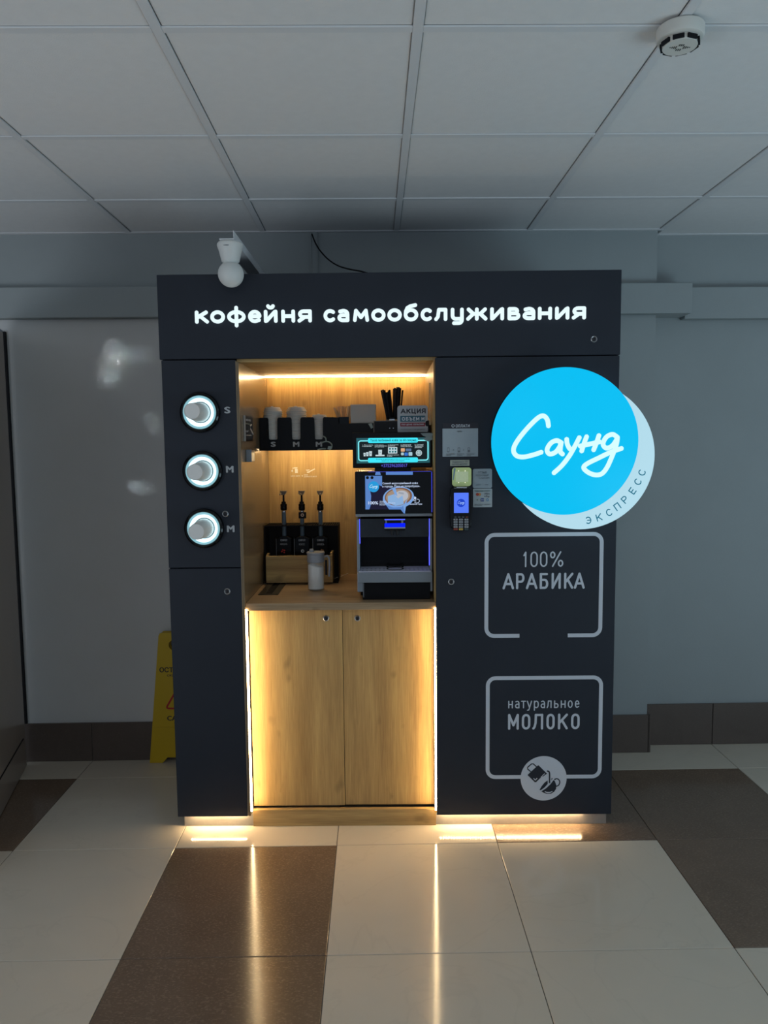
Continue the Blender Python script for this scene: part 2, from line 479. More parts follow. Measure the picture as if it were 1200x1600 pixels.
# the boxed cable duct across the wall
def RP(u, v, y):
    """x, z in the room frame"""
    c, s = math.cos(-RA), math.sin(-RA)
    d = FW + R2*(u-600)/FPX - U2*(v-800)/FPX
    d = Vector((c*d.x-s*d.y, s*d.x+c*d.y, d.z)); C = Vector((c*CAM.x-s*CAM.y, s*CAM.x+c*CAM.y, CAM.z))
    q = C + d*((y-C.y)/d.y)
    return q.x, q.z
zt, zb = RP(1020, 442, WY-.04)[1], RP(1000, 490, WY-.04)[1]
MB().box(-4.1, .2, WY-.0004, WY+.01, .16, zb).build('glossy_lower_paint', M['wall_lower'], wall)
struct(MB().box(-4.2, RP(1081, 470, WY-.04)[0], WY-.045, WY-.0005, zb, zt, .004).build('trim_1', M['wall']), 'boxed-in cable duct running across the wall')
struct(MB().box(XP, RP(1081, 470, WY-.04)[0], WY, WY+REC-.0005, zb, zt, .002).build('trim_2', M['wall']), 'end of the boxed duct turning into the recess')
struct(MB().box(RP(1081, 470, WY-.04)[0], 4.6, WY+REC-.05, WY+REC-.0005, zb-.012, zt-.004, .004).build('trim_3', M['wall']), 'boxed duct in the wall recess')
x0 = RP(485, 390, WY)[0]; x1 = RP(497, 390, WY)[0]
struct(MB().box(x0, x0+.005, WY-.012, WY-.0005, zt, CZ-.001, .001).box(x0+.005, x1-.004, WY-.006, WY-.0005, zt, CZ-.001).box(x1-.004, x1, WY-.012, WY-.0005, zt, CZ-.001, .001).build('trim_4', M['wall']), 'vertical cable channel above the kiosk')
# skirting of brown tiles
def skirting(name, xa, xb, y, top, starts):
    base = struct(MB().box(xa, xb, y-.008, y-.0005, 0.0005, top-.002).build(name, M['grout_light']), 'skirting of brown stone tiles')
    for s0, s1 in starts:
        MB().box(s0+.0018, s1-.0018, y-.016, y-.0078, .001, top, .001, 1).build('tile', M['base_tile'], base)
    return base
top = RP(145, 1128, WY)[1]
g0 = RP(146, 1160, WY)[0]
skirting('baseboard_back', -4.2, XP+.006, WY, top, [(g0-.6*k, g0-.6*k+.6) for k in range(-3, 6) if g0-.6*k+.6 < XP+.01] + [(g0+.6*4, XP+.010)])
g1 = RP(1111, 1130, WY+REC)[0]
skirting('baseboard_recess', XP, 4.6, WY+REC, RP(1110, 1098, WY+REC)[1], [(XP+.018, g1)]+[(g1+.6*k, g1+.6*k+.6) for k in range(0, 5)])
MB().box(XP-.0008, XP+.0005+.014, WY-.016, WY+REC-.017, .001, top, .001, 1).build('tile', M['base_tile'], bpy.data.objects['baseboard_back'])
# ceiling
ceil = struct(MB().box(-4.2, 4.6, -6.5, WY+.25, CZ+.03, CZ+.10).build('ceiling', M['ceil_tile']), 'suspended ceiling of white mineral tiles')
gx, gy = -.4875, -.9566
key = {}
for i in range(-6, 9):
    for j in range(-8, 3):
        xa, xb, ya, yb = gx+.6*i+.012, gx+.6*(i+1)-.012, gy+.6*j+.010, gy+.6*(j+1)-.010
        if j == 2: yb = WY-.016 if xb < XP+.3 else WY+REC-.016
        k = (round(yb-ya, 3))
        if k not in key:
            b = MB().box(-.288, .288, -(yb-ya)/2, (yb-ya)/2, 0, .015, .003, 1)
            me = bpy.data.meshes.new('ceiling_tile'); b.bm.to_mesh(me); b.bm.free(); me.materials.append(M['ceil_tile']); key[k] = me
        o = link('ceiling_tile', key[k], ceil, (0, 0, 0)); o.location = ((xa+xb)/2, (ya+yb)/2, CZ+.005)
for i in range(-6, 10):
    MB().box(gx+.6*i-.012, gx+.6*i+.012, -5.8, WY-.002, CZ, CZ+.006, .0008, 1).build('grid_bar', M['grid'], ceil)
b = None
for j in range(-8, 3):
    for i in range(-6, 9):
        if b is None:
            bb = MB().box(-.288, .288, -.012, .012, 0, .005, .0008, 1); me = bpy.data.meshes.new('cross_bar'); bb.bm.to_mesh(me); bb.bm.free(); me.materials.append(M['grid']); b = me
        o = link('cross_bar', b, ceil, (0, 0, 0)); o.location = (gx+.6*i+.3, gy+.6*j, CZ+.0005)
MB().box(-4.1, XP+.02, WY-.022, WY-.0005, CZ-.0012, CZ+.004).build('wall_angle', M['grid'], ceil)
MB().box(XP+.02, 4.5, WY+REC-.022, WY+REC-.0005, CZ-.0012, CZ+.004).build('wall_angle', M['grid'], ceil)

# door leaf at the far left, turned out of the wall
def floorpt(u, v, z=0.0):
    d = FW + R2*(u-600)/FPX - U2*(v-800)/FPX
    q = CAM + d*((z-CAM.z)/d.z); return q
h1 = floorpt(43, 1196); h2 = floorpt(0, 1279)
ang = math.atan2(h2.y-h1.y, h2.x-h1.x)
zd = PZ(10, 520, h1.y)
b = MB().box(.012, .95, -.042, 0, .006, zd, .002)
dl = b.build('door_1', M['door']); dl.location = (h1.x, h1.y, 0); dl.rotation_euler = (0, 0, ang)
struct(dl, 'dark brown door leaf standing open at the far left', rot=False)
ORG[dl.name] = Vector((0, 0, 0))
MB().box(.0, .014, -.036, -.004, .012, zd-.01).build('gasket', M['matt_black'], dl)
MB().box(.01, .10, -.03, -.012, zd+.001, zd+.012, .001).box(.0, .03, -.024, -.004, zd-.03, zd+.012, .003).build('top_hinge', M['steel'], dl)
MB().box(.06, .90, -.001, .003, .15, .155).build('door_groove', M['matt_black'], dl)
MB().box(.86, .88, 0, .05, .95, 1.10, .004).box(.80, .88, .03, .05, 1.02, 1.045, .004).build('door_handle', M['steel'], dl)
jx = RP(46, 1100, WY)[0]
struct(MB().box(jx-.055, jx-.012, WY-.014, WY-.0005, top*0, zd+.012).build('trim_5', M['matt_black']), 'black gap and frame beside the door leaf')

# ------------------------------------------------------------------ kiosk
X0, X1, ZT, ZG, ZS = -.783, .905, 2.109, 1.804, 1.030
PL, PR = -.505, .229            # inner edges of the two graphite fronts
NL, NR, NB = -.494, .2235, .640 # niche walls and back
DEP = .655
kiosk = thing('coffee_kiosk', 'tall dark graphite self-service coffee kiosk with a lit oak niche', 'kiosk', (0.06, .3, 0))
g = .0018
fascia = MB().box(X0, X1, 0, .018, ZG+g, ZT, .0012, 1).build('fascia_panel', M['graphite'], kiosk)
disp = MB().box(X0+.006, PL, 0, .018, ZS+g, ZG-g, .0012, 1).build('dispenser_panel', M['graphite'], kiosk)
lowp = MB().box(X0+.006, PL, 0, .018, .054, ZS-g, .0012, 1).build('lower_panel', M['graphite'], kiosk)
rpan = MB().box(PR, X1-.002, 0, .018, .054, ZG-g, .0012, 1).build('right_panel', M['graphite'], kiosk)
# carcass
for xa, xb in ((X0+.006, X0+.024), (X1-.020, X1-.002)):
    MB().box(xa, xb, .0185, DEP, .054, ZT-.002).build('side_board', M['graphite'], kiosk)
MB().box(X0+.025, X1-.021, .0185, DEP, ZT-.020, ZT-.002).build('top_board', M['graphite'], kiosk)
MB().box(X0+.025, NL-.019, .0185, DEP, .054, .072).build('bottom_board', M['graphite_edge'], kiosk)
MB().box(NR+.019, X1-.021, .0185, DEP, .054, .072).build('bottom_board', M['graphite_edge'], kiosk)
MB().box(X0+.025, X1-.021, DEP-.009, DEP, .073, ZT-.021).build('rear_board', M['graphite_edge'], kiosk)
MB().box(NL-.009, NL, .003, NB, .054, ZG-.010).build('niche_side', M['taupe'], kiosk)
MB().box(PL+.001, NL-.0095, .001, .03, .058, ZG-.006, .001, 1).build('edge_strip', M['edge_band'], kiosk)
MB().box(NR, PR-.0005, .0185, NB, .054, ZG-.010).box(PR-.0004, PR+.009, .0185, NB, .054, ZG-.010).build('niche_side', M['oak_v'], kiosk)
MB().box(NL-.009, NR+.012, NB+.0005, NB+.012, .10, ZG-.010).build('niche_back', M['oak_v'], kiosk)
MB().box(NL-.009, NR+.012, .0185, NB+.012, ZG-.0095, ZG+.006).build('niche_top', M['oak_h'], kiosk)
# kick plates and light strips
KY = .030
MB().box(-.760, PL+.015, KY, KY+.012, .0005, .0535).build('kick_plate', M['alu'], kiosk)
MB().box(PR-.001, .893, KY, KY+.012, .0005, .0535).build('kick_plate', M['alu'], kiosk)
MB().box(-.757, -.745, KY+.013, DEP-.05, .0005, .0535).build('side_kick', M['graphite_edge'], kiosk)
MB().box(.880, .892, KY+.013, DEP-.05, .0005, .0535).build('side_kick', M['graphite_edge'], kiosk)
for xa, xb in ((-.735, -.512), (.240, .800)):
    t_ = MB().box(xa, xb, .0192, .0285, .0520, .0538).build('led_tape', M['grid'], kiosk)
    b = MB()
    for i in range(int((xb-xa)/.0105)): b.box(xa+.003+i*.0105, xa+.008+i*.0105, .0205, .0265, .0500, .0519)
    b.build('led_chips', M['led_kick'], t_)['kind'] = 'stuff'
for xa, xb in ((NL+.0002, NL+.0060), (NR-.0005, NR+.0052)):
    MB().box(xa, xb, .008, .0145, .070, .868).build('led_strip', M['led'], kiosk)
MB().box(NL+.001, NR-.001, .590, .595, ZG-.0155, ZG-.0105).build('led_strip', M['led_top'], kiosk)
# header letters, each a piece of acrylic
def ar(cx, cy, rx, ry, a0, a1, n=14):
    return [(cx+rx*math.cos(math.radians(a0+(a1-a0)*i/n)), cy+ry*math.sin(math.radians(a0+(a1-a0)*i/n))) for i in range(n+1)]
# letter skeletons: x 0..1 across the glyph, y 0..1 over the x-height
GL = {
 'к': [[(0, 0), (0, 1)], [(.92, 1), (.12, .50)], [(.30, .62), (1, 0)]],
 'о': [ar(.5, .5, .5, .5, 0, 360, 28)],
 'ф': [ar(.5, .5, .5, .5, 0, 360, 28), [(.5, -.44), (.5, 1.46)]],
 'е': [[(.03, .52), (.97, .52)]+ar(.5, .5, .49, .5, 12, 305, 22)+[(.92, .12)]],
 'й': [[(0, 1), (0, 0), (.10, .04), (.90, .96), (1, 1), (1, 0)], ar(.5, 1.62, .25, .20, 190, 350, 8)],
 'и': [[(0, 1), (0, 0), (.10, .04), (.90, .96), (1, 1), (1, 0)]],
 'н': [[(0, 0), (0, 1)], [(1, 0), (1, 1)], [(0, .5), (1, .5)]],
 'я': [[(1, 0), (1, 1), (.42, 1)]+ar(.42, .70, .36, .30, 90, 270, 8)+[(1, .40)], [(.52, .40), (0, 0)]],
 'с': [ar(.55, .5, .55, .5, 48, 312, 20)],
 'а': [[(.12, .93)]+ar(.5, .66, .46, .34, 100, 0, 8)+[(.96, 0), (.45, 0)]+ar(.40, .27, .38, .27, 270, 90, 8)+[(.96, .54)]],
 'м': [[(0, 0), (.10, 1), (.50, .30), (.90, 1), (1, 0)]],
 'б': [ar(.5, .5, .5, .5, 150, -180, 26)+[(0, .5), (.02, .85), (.16, 1.22), (.42, 1.40), (.90, 1.52)]],
 'л': [[(0, .0), (.20, .25), (.30, 1), (1, 1), (1, 0)]],
 'у': [[(0, 1), (0, .45)]+ar(.36, .36, .36, .34, 180, 270, 6)+[(1, .02)], [(1, 1), (1, -.10)]+ar(.66, -.12, .34, .32, 0, -90, 6)+[(.15, -.44)]],
 'ж': [[(.5, 0), (.5, 1)], [(.03, 1), (.30, .53), (0, 0)], [(.97, 1), (.70, .53), (1, 0)], [(.30, .52), (.70, .52)]],
 'в': [[(0, 0), (0, 1), (.55, 1)]+ar(.58, .77, .28, .23, 90, -90, 6)+[(.1, .54), (.60, .54)]+ar(.66, .27, .34, .27, 90, -90, 6)+[(0, 0)]],
}
GL.update({
 'т': [[(0, 1), (1, 1)], [(.5, 1), (.5, 0)]],
 'ь': [[(0, 1), (0, 0), (.55, 0)]+ar(.60, .29, .38, .29, 270, 450, 8)+[(0, .58)]],
 'р': [[(0, 1), (0, -.40)], [(0, .72)]+ar(.5, .62, .5, .38, 150, 0, 8)+ar(.5, .36, .5, .36, 0, -140, 8)],
 'у2': [[(0, 1), (.5, .02)], [(1, 1), (.42, -.25), (.30, -.38), (.05, -.40)]],
 'А': [[(0, 0), (.5, 1), (1, 0)], [(.20, .30), (.80, .30)]],
 'Р': [[(0, 0), (0, 1), (.55, 1)]+ar(.62, .73, .36, .27, 90, -90, 8)+[(0, .46)]],
 'Б': [[(.92, 1), (0, 1), (0, 0), (.6, 0)]+ar(.62, .29, .38, .29, 270, 450, 8)+[(0, .58)]],
 'И': [[(0, 1), (0, 0), (1, 1), (1, 0)]],
 'К': [[(0, 0), (0, 1)], [(1, 1), (.12, .45)], [(.36, .60), (1, 0)]],
 'М': [[(0, 0), (0, 1), (.5, .25), (1, 1), (1, 0)]],
 'О': [[(0, .35)]+ar(.5, .72, .5, .28, 180, 0, 10)+ar(.5, .28, .5, .28, 0, -180, 10)+[(0, .35)]],
 'Л': [[(0, 0), (.12, .10), (.24, .40), (.28, 1), (1, 1), (1, 0)]],
 'С': [ar(.55, .5, .55, .5, 48, 312, 18)],
 'П': [[(0, 0), (0, 1), (1, 1), (1, 0)]],
 'Е': [[(1, 1), (0, 1), (0, 0), (1, 0)], [(0, .52), (.85, .52)]],
 'Э': [ar(.45, .5, .55, .5, 130, -130, 18), [(.30, .5), (.98, .5)]],
 'Т': [[(0, 1), (1, 1)], [(.5, 1), (.5, 0)]],
 'Ц': [[(0, 1), (0, 0), (1, 0), (1, -.22)], [(.86, 1), (.86, 0)]],
 'Я': [[(1, 0), (1, 1), (.42, 1)]+ar(.40, .72, .36, .28, 90, 270, 8)+[(1, .44)], [(.48, .44), (0, 0)]],
 'Ъ': [[(0, 1), (.25, 1), (.25, 0), (.65, 0)]+ar(.66, .28, .34, .28, 270, 450, 8)+[(.25, .56)]],
 '1': [[(.0, .78), (.75, 1), (.75, 0)]],
 '0': [[(0, .35)]+ar(.5, .72, .5, .28, 180, 0, 10)+ar(.5, .28, .5, .28, 0, -180, 10)+[(0, .35)]],
 '%': [[(.82, 1), (.18, 0)], ar(.17, .80, .17, .20, 0, 360, 12), ar(.83, .20, .17, .20, 0, 360, 12)],
})
def glyph(b, ch, xa, xb, za, zb_, y, r, flat, n=8):
    for st_ in GL[ch]:
        run = [st_[0]]
        P_ = [Vector((xa+(xb-xa)*p, za+(zb_-za)*q_)) for p, q_ in st_]
        runs, cur = [], [P_[0]]
        for i in range(1, len(P_)):
            if (P_[i]-cur[-1]).length < 1e-6: continue
            if len(cur) > 1 and (cur[-1]-cur[-2]).angle(P_[i]-cur[-1]) > .62: runs.append(cur); cur = [cur[-1]]
            cur.append(P_[i])
        runs.append(cur)
        for c_ in runs:
            if len(c_) > 1: b.tube([(p.x, y, p.y) for p in c_], r, n, flat=flat)
def stroke_word(name, word, us, v0, v1, y, r_px, mt, parent, flat=.12):
    """one print of stroked capitals; us = (left, right) edge of every glyph in the photograph"""
    r = r_px*(y-CAM.y)/FPX
    um = (us[0][0]+us[-1][1])/2
    za, zb_ = PZ(um, v1, y)+r, PZ(um, v0, y)-r
    b = MB(); vm = (v0+v1)/2
    for ch, (u0, u1) in zip(word, us):
        glyph(b, 'у2' if ch == 'у' else ch, PX(u0, vm, y)+r, PX(u1, vm, y)-r, za, zb_, y, r, flat, 6)
    return b.build(name, mt, parent)
def spread(word, u0, u1, wd={}, gap=.30):
    w = [wd.get(c, 1.0) for c in word]; tot = sum(w)+gap*(len(w)-1); k_ = (u1-u0)/tot; out, x_ = [], u0
    for a_ in w: out.append((x_, x_+a_*k_)); x_ += (a_+gap)*k_
    return out
HEAD = (('к', 304.6, 326), ('о', 328.6, 351.2), ('ф', 355, 383.5), ('е', 387.6, 408.4), ('й', 412.4, 433.4), ('н', 439.6, 460.8), ('я', 464.8, 487),
        ('с', 505.6, 524.4), ('а', 527.0, 546.2), ('м', 551.6, 576.4), ('о', 580.2, 602.2), ('о', 605.4, 627.6), ('б', 631, 653.4), ('с', 657.3, 675.6), ('л', 678.6, 698.8),
        ('у', 704.4, 724.4), ('ж', 728.6, 761.4), ('и', 766, 787.4), ('в', 793.2, 812.8), ('а', 816.4, 836.8), ('н', 840.6, 862.2), ('и', 867.4, 889.4), ('я', 893.6, 915.4))
SR = .0069
YL = -.0058
hz0, hz1 = PZ(610, 502.6, YL)+SR, PZ(610, 481.8, YL)-SR
for ch, u0, u1 in HEAD:
    xa, xb = PX(u0, 492, YL)+SR*.9, PX(u1, 492, YL)-SR*.9
    b = MB()
    glyph(b, ch, xa, xb, hz0, hz1, YL, SR, .75, 10)
    b.build('letter', M['letter_glow'], fascia)

def lock(u, v, parent, y=-.0003, r=.0118, bright=False):
    x, z = P(u, v, y)
    o = MB().lathe([(r, 0), (r, -.0022), (r*.86, -.0034), (r*.72, -.0026), (r*.70, 0)], (x, y, z), 'y', 28, close=True).build('lock', M['lock_ring'], parent)
    MB().lathe([(r*.66, 0), (r*.64, -.0030), (r*.50, -.0036), (.0001, -.0036)], (x, y, z), 'y', 24).build('key_plug', M['lock_plug'], parent)
    MB().box(x-.0011, x+.0011, y-.0042, y-.0037, z-.0040, z+.0040).build('keyhole', M['matt_black'], parent)
    return o
lock(928, 530, fascia); lock(352, 803, disp); lock(355, 924, lowp); lock(705, 909, rpan)

# dispensers
CUPR = M['paper']
dl_lab = ['white paper cup end showing in the top round dispenser, beside the S',
          'white paper cup end showing in the middle round dispenser',
          'white paper cup end showing in the lowest round dispenser']
cup0 = None
for k, (u, v) in enumerate(((312, 644.3), (316, 736), (318.4, 825.6))):
    x, z = P(u, v, -.012)
    dr = MB().lathe([(.074, -.0004), (.0745, -.010), (.072, -.017), (.067, -.020), (.0622, -.019), (.0605, -.008), (.0605, -.0006)], (x, 0, z), 'y', 56, close=True).build('cup_dispenser', M['gloss_black'], kiosk)
    MB().lathe([(.0602, -.0185), (.0595, -.0185), (.0526, -.0145), (.0524, -.0012), (.0602, -.0012)], (x, 0, z), 'y', 48, close=True).build('ring_housing', M['ring_soft'], dr)
    MB().lathe([(.0522, -.0140), (.0512, -.0142), (.0450, -.0080), (.0405, -.0050), (.0400, -.0012), (.0512, -.0012)], (x, 0, z), 'y', 48, close=True).build('ring_light', M['ring_bright'], dr)
    MB().lathe([(.0396, -.0062), (.0382, -.0062), (.0382, -.0012), (.0396, -.0012)], (x, 0, z), 'y', 40, close=True).build('throat', M['throat'], dr)
    if cup0 is None:
        cup0 = thing('paper_cup', dl_lab[0], 'cup', (x, 0, z), 'paper cups in the round dispensers')
        MB().lathe([(.0368, -.0015), (.0345, -.040), (.0318, -.080), (.0286, -.121), (.0282, -.1225), (.0272, -.1225), (.0270, -.1200)], (x, 0, z), 'y', 40).build('cup_wall', M['paper'], cup0)
        MB().lathe([(.0269, -.1205), (.0001, -.1209)], (x, 0, z), 'y', 40).build('cup_base', M['paper'], cup0)
    else:
        copy_thing(cup0, (x, 0, z), dl_lab[k])
pxtext('letter', 'S', 350.5, 635.5, 360, 646, -.0003, M['print_dim'], disp, bold=.045, th=.001)
pxtext('letter', 'M', 353, 728, 365, 738.5, -.0003, M['print_dim'], disp, bold=.045, th=.001)
pxtext('letter', 'M', 354.5, 821, 366.5, 831.5, -.0003, M['print_dim'], disp, bold=.045, th=.001)

# print on the right panel
def band(name, path, w, y, mt, parent, th=.0006):
    """flat print along a path of (x, z) points"""
    b = MB(); bm = b.bm
    L_, R_ = [], []
    for i, p in enumerate(path):
        a = Vector(path[max(i-1, 0)]); c = Vector(path[min(i+1, len(path)-1)])
        t = (c-a).normalized(); n = Vector((-t.y, t.x))*w/2
        L_.append((p[0]+n.x, p[1]+n.y)); R_.append((p[0]-n.x, p[1]-n.y))
    for yy in (y, y-th):
        pass
    vs = [[bm.verts.new((q[0], yy, q[1])) for q in S] for S in (L_, R_) for yy in (y-th, y)]
    A, A2, B, B2 = vs
    for i in range(len(path)-1):
        bm.faces.new((A[i], A[i+1], B[i+1], B[i])); bm.faces.new((A[i], A2[i], A2[i+1], A[i+1])); bm.faces.new((B[i], B[i+1], B2[i+1], B2[i]))
    bmesh.ops.recalc_face_normals(bm, faces=bm.faces)
    return b.build(name, mt, parent)
def arc(cx, cz, r, a0, a1, n=8):
    return [(cx+r*math.cos(math.radians(a0+(a1-a0)*i/n)), cz+r*math.sin(math.radians(a0+(a1-a0)*i/n))) for i in range(n+1)]
def print_frame(u0, v0, u1, v1, ug0, ug1):
    w = .0145; r = .030
    x0, x1, z0, z1 = pxrect(u0, v0, u1, v1, 0)
    x0 += w/2; x1 -= w/2; z0 += w/2; z1 -= w/2
    xa, xb = PX(ug0, v1, 0), PX(ug1, v1, 0)
    path = [(xa, z0)] + arc(x0+r, z0+r, r, 270, 180) + arc(x0+r, z1-r, r, 180, 90) + arc(x1-r, z1-r, r, 90, 0) + arc(x1-r, z0+r, r, 0, -90) + [(xb, z0)]
    band('printed_frame', path, w, -.0003, M['print_grey'], rpan)
print_frame(757, 832, 942, 996, 811.5, 887)
print_frame(759, 1056, 941, 1216.5, 814, 885)
G = M['print_grey']
stroke_word('lettering', '100%', [(817.5, 823.5), (828.5, 840.5), (843.5, 855.5), (859, 880.5)], 861.5, 886, -.0006, 1.35, G, rpan)
stroke_word('lettering', 'АРАБИКА', [(785, 803.5), (806, 820), (821.5, 840), (843, 857), (861.5, 876.5), (881, 896), (896.5, 914)], 895, 920.5, -.0006, 2.1, G, rpan)
stroke_word('lettering', 'натуральное', [(794, 801.5), (804.5, 812), (814, 822), (823, 831.5), (834, 842), (844.5, 852), (854, 862), (865.5, 873), (876, 884), (887, 895), (898, 905.5)], 1094.5, 1106.5, -.0006, 1.05, G, rpan)
stroke_word('lettering', 'МОЛОКО', [(793.5, 811), (815, 829), (831.5, 849), (853.5, 867), (871.5, 887.5), (892, 906)], 1115, 1140, -.0006, 2.15, G, rpan)
# milk badge
def ipx(a, b_): return P(800+a/12, 1170+b_/12, 0)
cx, cz = P(849.3, 1216, 0)
badge = MB().lathe([(.0885, 0), (.0885, -.0010), (.0001, -.0010)], (cx, -.0003, cz), 'y', 64).build('round_badge', G, rpan)
yb = -.0014
def ipoly(pts, mt=M['graphite']):
    MB().prism([ipx(*p) for p in pts], yb-.0005, yb).build('badge_print', mt, rpan)
def istroke(pts, w, mt=M['graphite'], dy=0):
    band('badge_print', [ipx(*p) for p in pts], w, yb-dy, mt, rpan, .0005)
ipoly([(295, 480), (480, 312), (500, 308), (655, 462), (575, 520), (560, 515), (450, 622), (425, 622), (293, 492)])
istroke([(350, 425), (290, 375), (290, 345), (365, 280), (400, 280), (460, 335)], .0042)
istroke([(610, 460), (540, 530)], .0026, G, .0007)
istroke([(402, 548), (435, 582), (470, 545)], .0036, G, .0007)
istroke(catmull([(655, 412), (690, 425), (702, 470), (702, 640)], 5), .0055)
ipoly([(515, 765), (560, 690), (610, 630), (665, 590), (668, 655), (610, 720), (535, 775)])
ipoly([(745, 540), (760, 548), (740, 590), (735, 570)])
ipoly([(548, 795), (640, 735), (720, 660), (775, 585), (800, 600), (830, 680), (825, 745), (790, 800), (730, 838), (640, 838), (580, 815)])
istroke(catmull([(790, 578), (835, 556), (880, 580), (893, 630), (870, 680), (828, 700)], 5), .0042)
istroke(catmull([(612, 795), (650, 812), (710, 812), (755, 792)], 5), .0036, G, .0007)

# worktop and base cabinet
TOPZ = .890
ZTOP = .8622
wt = MB().box(NL+.0005, NR+.0045, .012, NB-.0005, ZTOP, TOPZ, .0015, 2).build('worktop', M['oak_top'], None, (-.13, .3, ZTOP))
tag(wt, 'oak worktop across the niche under the coffee machine', 'worktop')
cab = thing('base_cabinet', 'two-door oak cabinet below the worktop, lit at both sides', 'cabinet', (-.13, .3, 0))
DY = .052
xs = -.1290
dL = MB().box(NL+.0045, xs-.001, DY, DY+.018, .0700, .858, .0012, 1).build('cabinet_door', M['oak_v'], cab)
dR = MB().box(xs+.001, NR+.0015, DY, DY+.018, .0725, .858, .0012, 1).build('cabinet_door', M['oak_v'], cab)
lock(509.5, 966, dL, DY-.0003); lock(558.5, 966, dR, DY-.0003)
MB().box(NL+.010, NR-.002, DY+.0185, DY+.030, .066, .8615).build('carcass', M['graphite_edge'], cab)
MB().box(PL+.0165, PR-.002, KY-.006, KY+.012, .0005, .0672, .001, 1).build('plinth', M['oak_h'], cab)

# ------------------------------------------------------------------ round sign
sign = thing('round_sign', 'illuminated sign of a cyan disc over a white disc on the right panel', 'sign', (*P(895, 700, -.05)[:1], -.05, P(895, 700, -.05)[1]))
YC, YW = -.110, -.060
def circle_px(u, v, r, y):
    x, z = P(u, v, y); return x, z, r*(y-CAM.y)/FPX
x, z, r = circle_px(882.5, 690, 114.3, YC)
MB().lathe([(r-.003, .044), (r-.0005, .044), (r-.0005, .0015), (r-.003, .0015)], (x, YC, z), 'y', 96, close=True).lathe([(r-.012, .045), (.001, .045)], (x, YC, z), 'y', 64).build('front_rim', M['matt_black'], sign)
MB().lathe([(r-.0010, .0014), (r-.0002, .0006), (r-.0015, 0), (.0001, 0)], (x, YC, z), 'y', 96).build('front_disc', M['cyan_glow'], sign)
x2, z2, r2 = circle_px(908, 713, 114.3, YW)
rear = MB().lathe([(r2-.001, .040), (r2, .036), (r2, .001), (r2-.001, 0), (.0001, 0)], (x2, YW, z2), 'y', 96).build('rear_disc', M['crescent_glow'], sign)
MB().lathe([(.06, .0405), (.06, .0595), (.0001, .0596)], (x2-.10, YW, z2), 'y', 24).build('mount', M['matt_black'], sign)
strokes = [
 [(420,248),(410,195),(378,163),(330,180),(240,268),(155,375),(122,450),(145,500),(205,513),(290,495),(358,472)],
 [(530,392),(490,373),(440,395),(408,450),(428,487),(475,475),(512,432),(528,390),(522,435),(522,470),(540,488)],
 [(575,362),(580,400),(598,438),(616,450)],
 [(683,348),(650,412),(600,500),(535,585),(467,648)],
 [(745,340),(722,400),(703,462)],
 [(850,330),(828,395),(805,452)],
 [(690,420),(765,404),(855,384)],
 [(1008,345),(965,320),(912,345),(885,402),(912,437),(960,420),(995,375),(1008,345),(998,410),(965,500),(920,600),(875,655),(820,666),(760,645),(720,605),(750,570),(850,520),(950,472),(1042,440)]]
names_ = [[0], [1], [2, 3], [4, 5, 6], [7]]
for grp in names_:
    b = MB()
    for gi in grp:
        b.tube([(P(780+a/5.4545, 620+c/5.4545, YC)[0], YC, P(780+a/5.4545, 620+c/5.4545, YC)[1]) for a, c in catmull(strokes[gi], 7)], .0083, 8, flat=.35)
    b.build('script_letter', M['script_glow'], sign)
for ch, (u, v) in zip('ЭКСПРЕСС', ((919.4, 812.9), (935.9, 808.4), (951.5, 800.9), (964.4, 791.6), (976.4, 780.5), (988.1, 767), (996.5, 752.9), (1003, 738.5))):
    lx, lz = P(u, v, YW)
    t = math.atan2(lz-z2, lx-x2) + math.pi/2
    b = MB()
    glyph(b, ch, -.0085 if ch != 'Е' else -.007, .0085 if ch != 'Е' else .007, -.0115, .0115, 0, .0021, .2, 6)
    for w in b.bm.verts:
        px_, pz_ = w.co.x, w.co.z
        w.co = Vector((lx+px_*math.cos(t)-pz_*math.sin(t), YW-.0006+w.co.y, lz+px_*math.sin(t)+pz_*math.cos(t)))
    b.build('curved_letter', M['express'], sign)

# ------------------------------------------------------------------ notices and the payment terminal on the right panel
def plate(name, u0, v0, u1, v1, y, th, mt, r=.001, parent=None, label=None, cat=None, group=None):
    x0, x1, z0, z1 = pxrect(u0, v0, u1, v1, y)
    b = MB().prism(rrect(x0, x1, z0, z1, r, 5), y, y+th)
    o = b.build(name, mt, parent, None if parent else ((x0+x1)/2, y+th, (z0+z1)/2))
    if label: tag(o, label, cat, group)
    return o
ys = -.0022
po = plate('payment_notice', 691.5, 669.5, 747, 713.5, ys, .0018, M['card'], label='pale payment notice with dark header, above the card terminal', cat='notice')
plate('header_band', 692, 660.5, 747.5, 669.3, ys, .0018, M['print_black'], parent=po)
x, z = P(707.8, 665.4, ys)
MB().lathe([(.0056, -.0006), (.0056, 0), (.0038, 0), (.0038, -.0006)], (x, ys-.0002, z), 'y', 20, close=True).build('ring_mark', M['print_grey'], po)
stroke_word('lettering', 'ОПЛАТИ', [(712, 715.4), (716.3, 719), (719.7, 723), (723.4, 727), (727.2, 730), (730.8, 734)], 663, 667.8, ys-.0005, .40, M['print_grey'], po)
pxtext('lettering', '00001', 714.5, 673, 722, 675.3, ys-.0002, M['print_mid'], po, bold=.02)
for u, sh in ((700.5, 0), (717, 1), (732.5, 2)):
    x, z = P(u, 703, ys)
    MB().prism(rrect(x-.0045, x+.0045, z-.0085, z+.0085, .0015, 3), ys-.0006, ys-.0001).build('phone_icon', M['print_mid'], po)
    MB().prism(rrect(x-.0030, x+.0030, z-.0055+.003*sh, z+.0065, .0008, 3), ys-.0009, ys-.0006).build('phone_icon', M['card'], po)
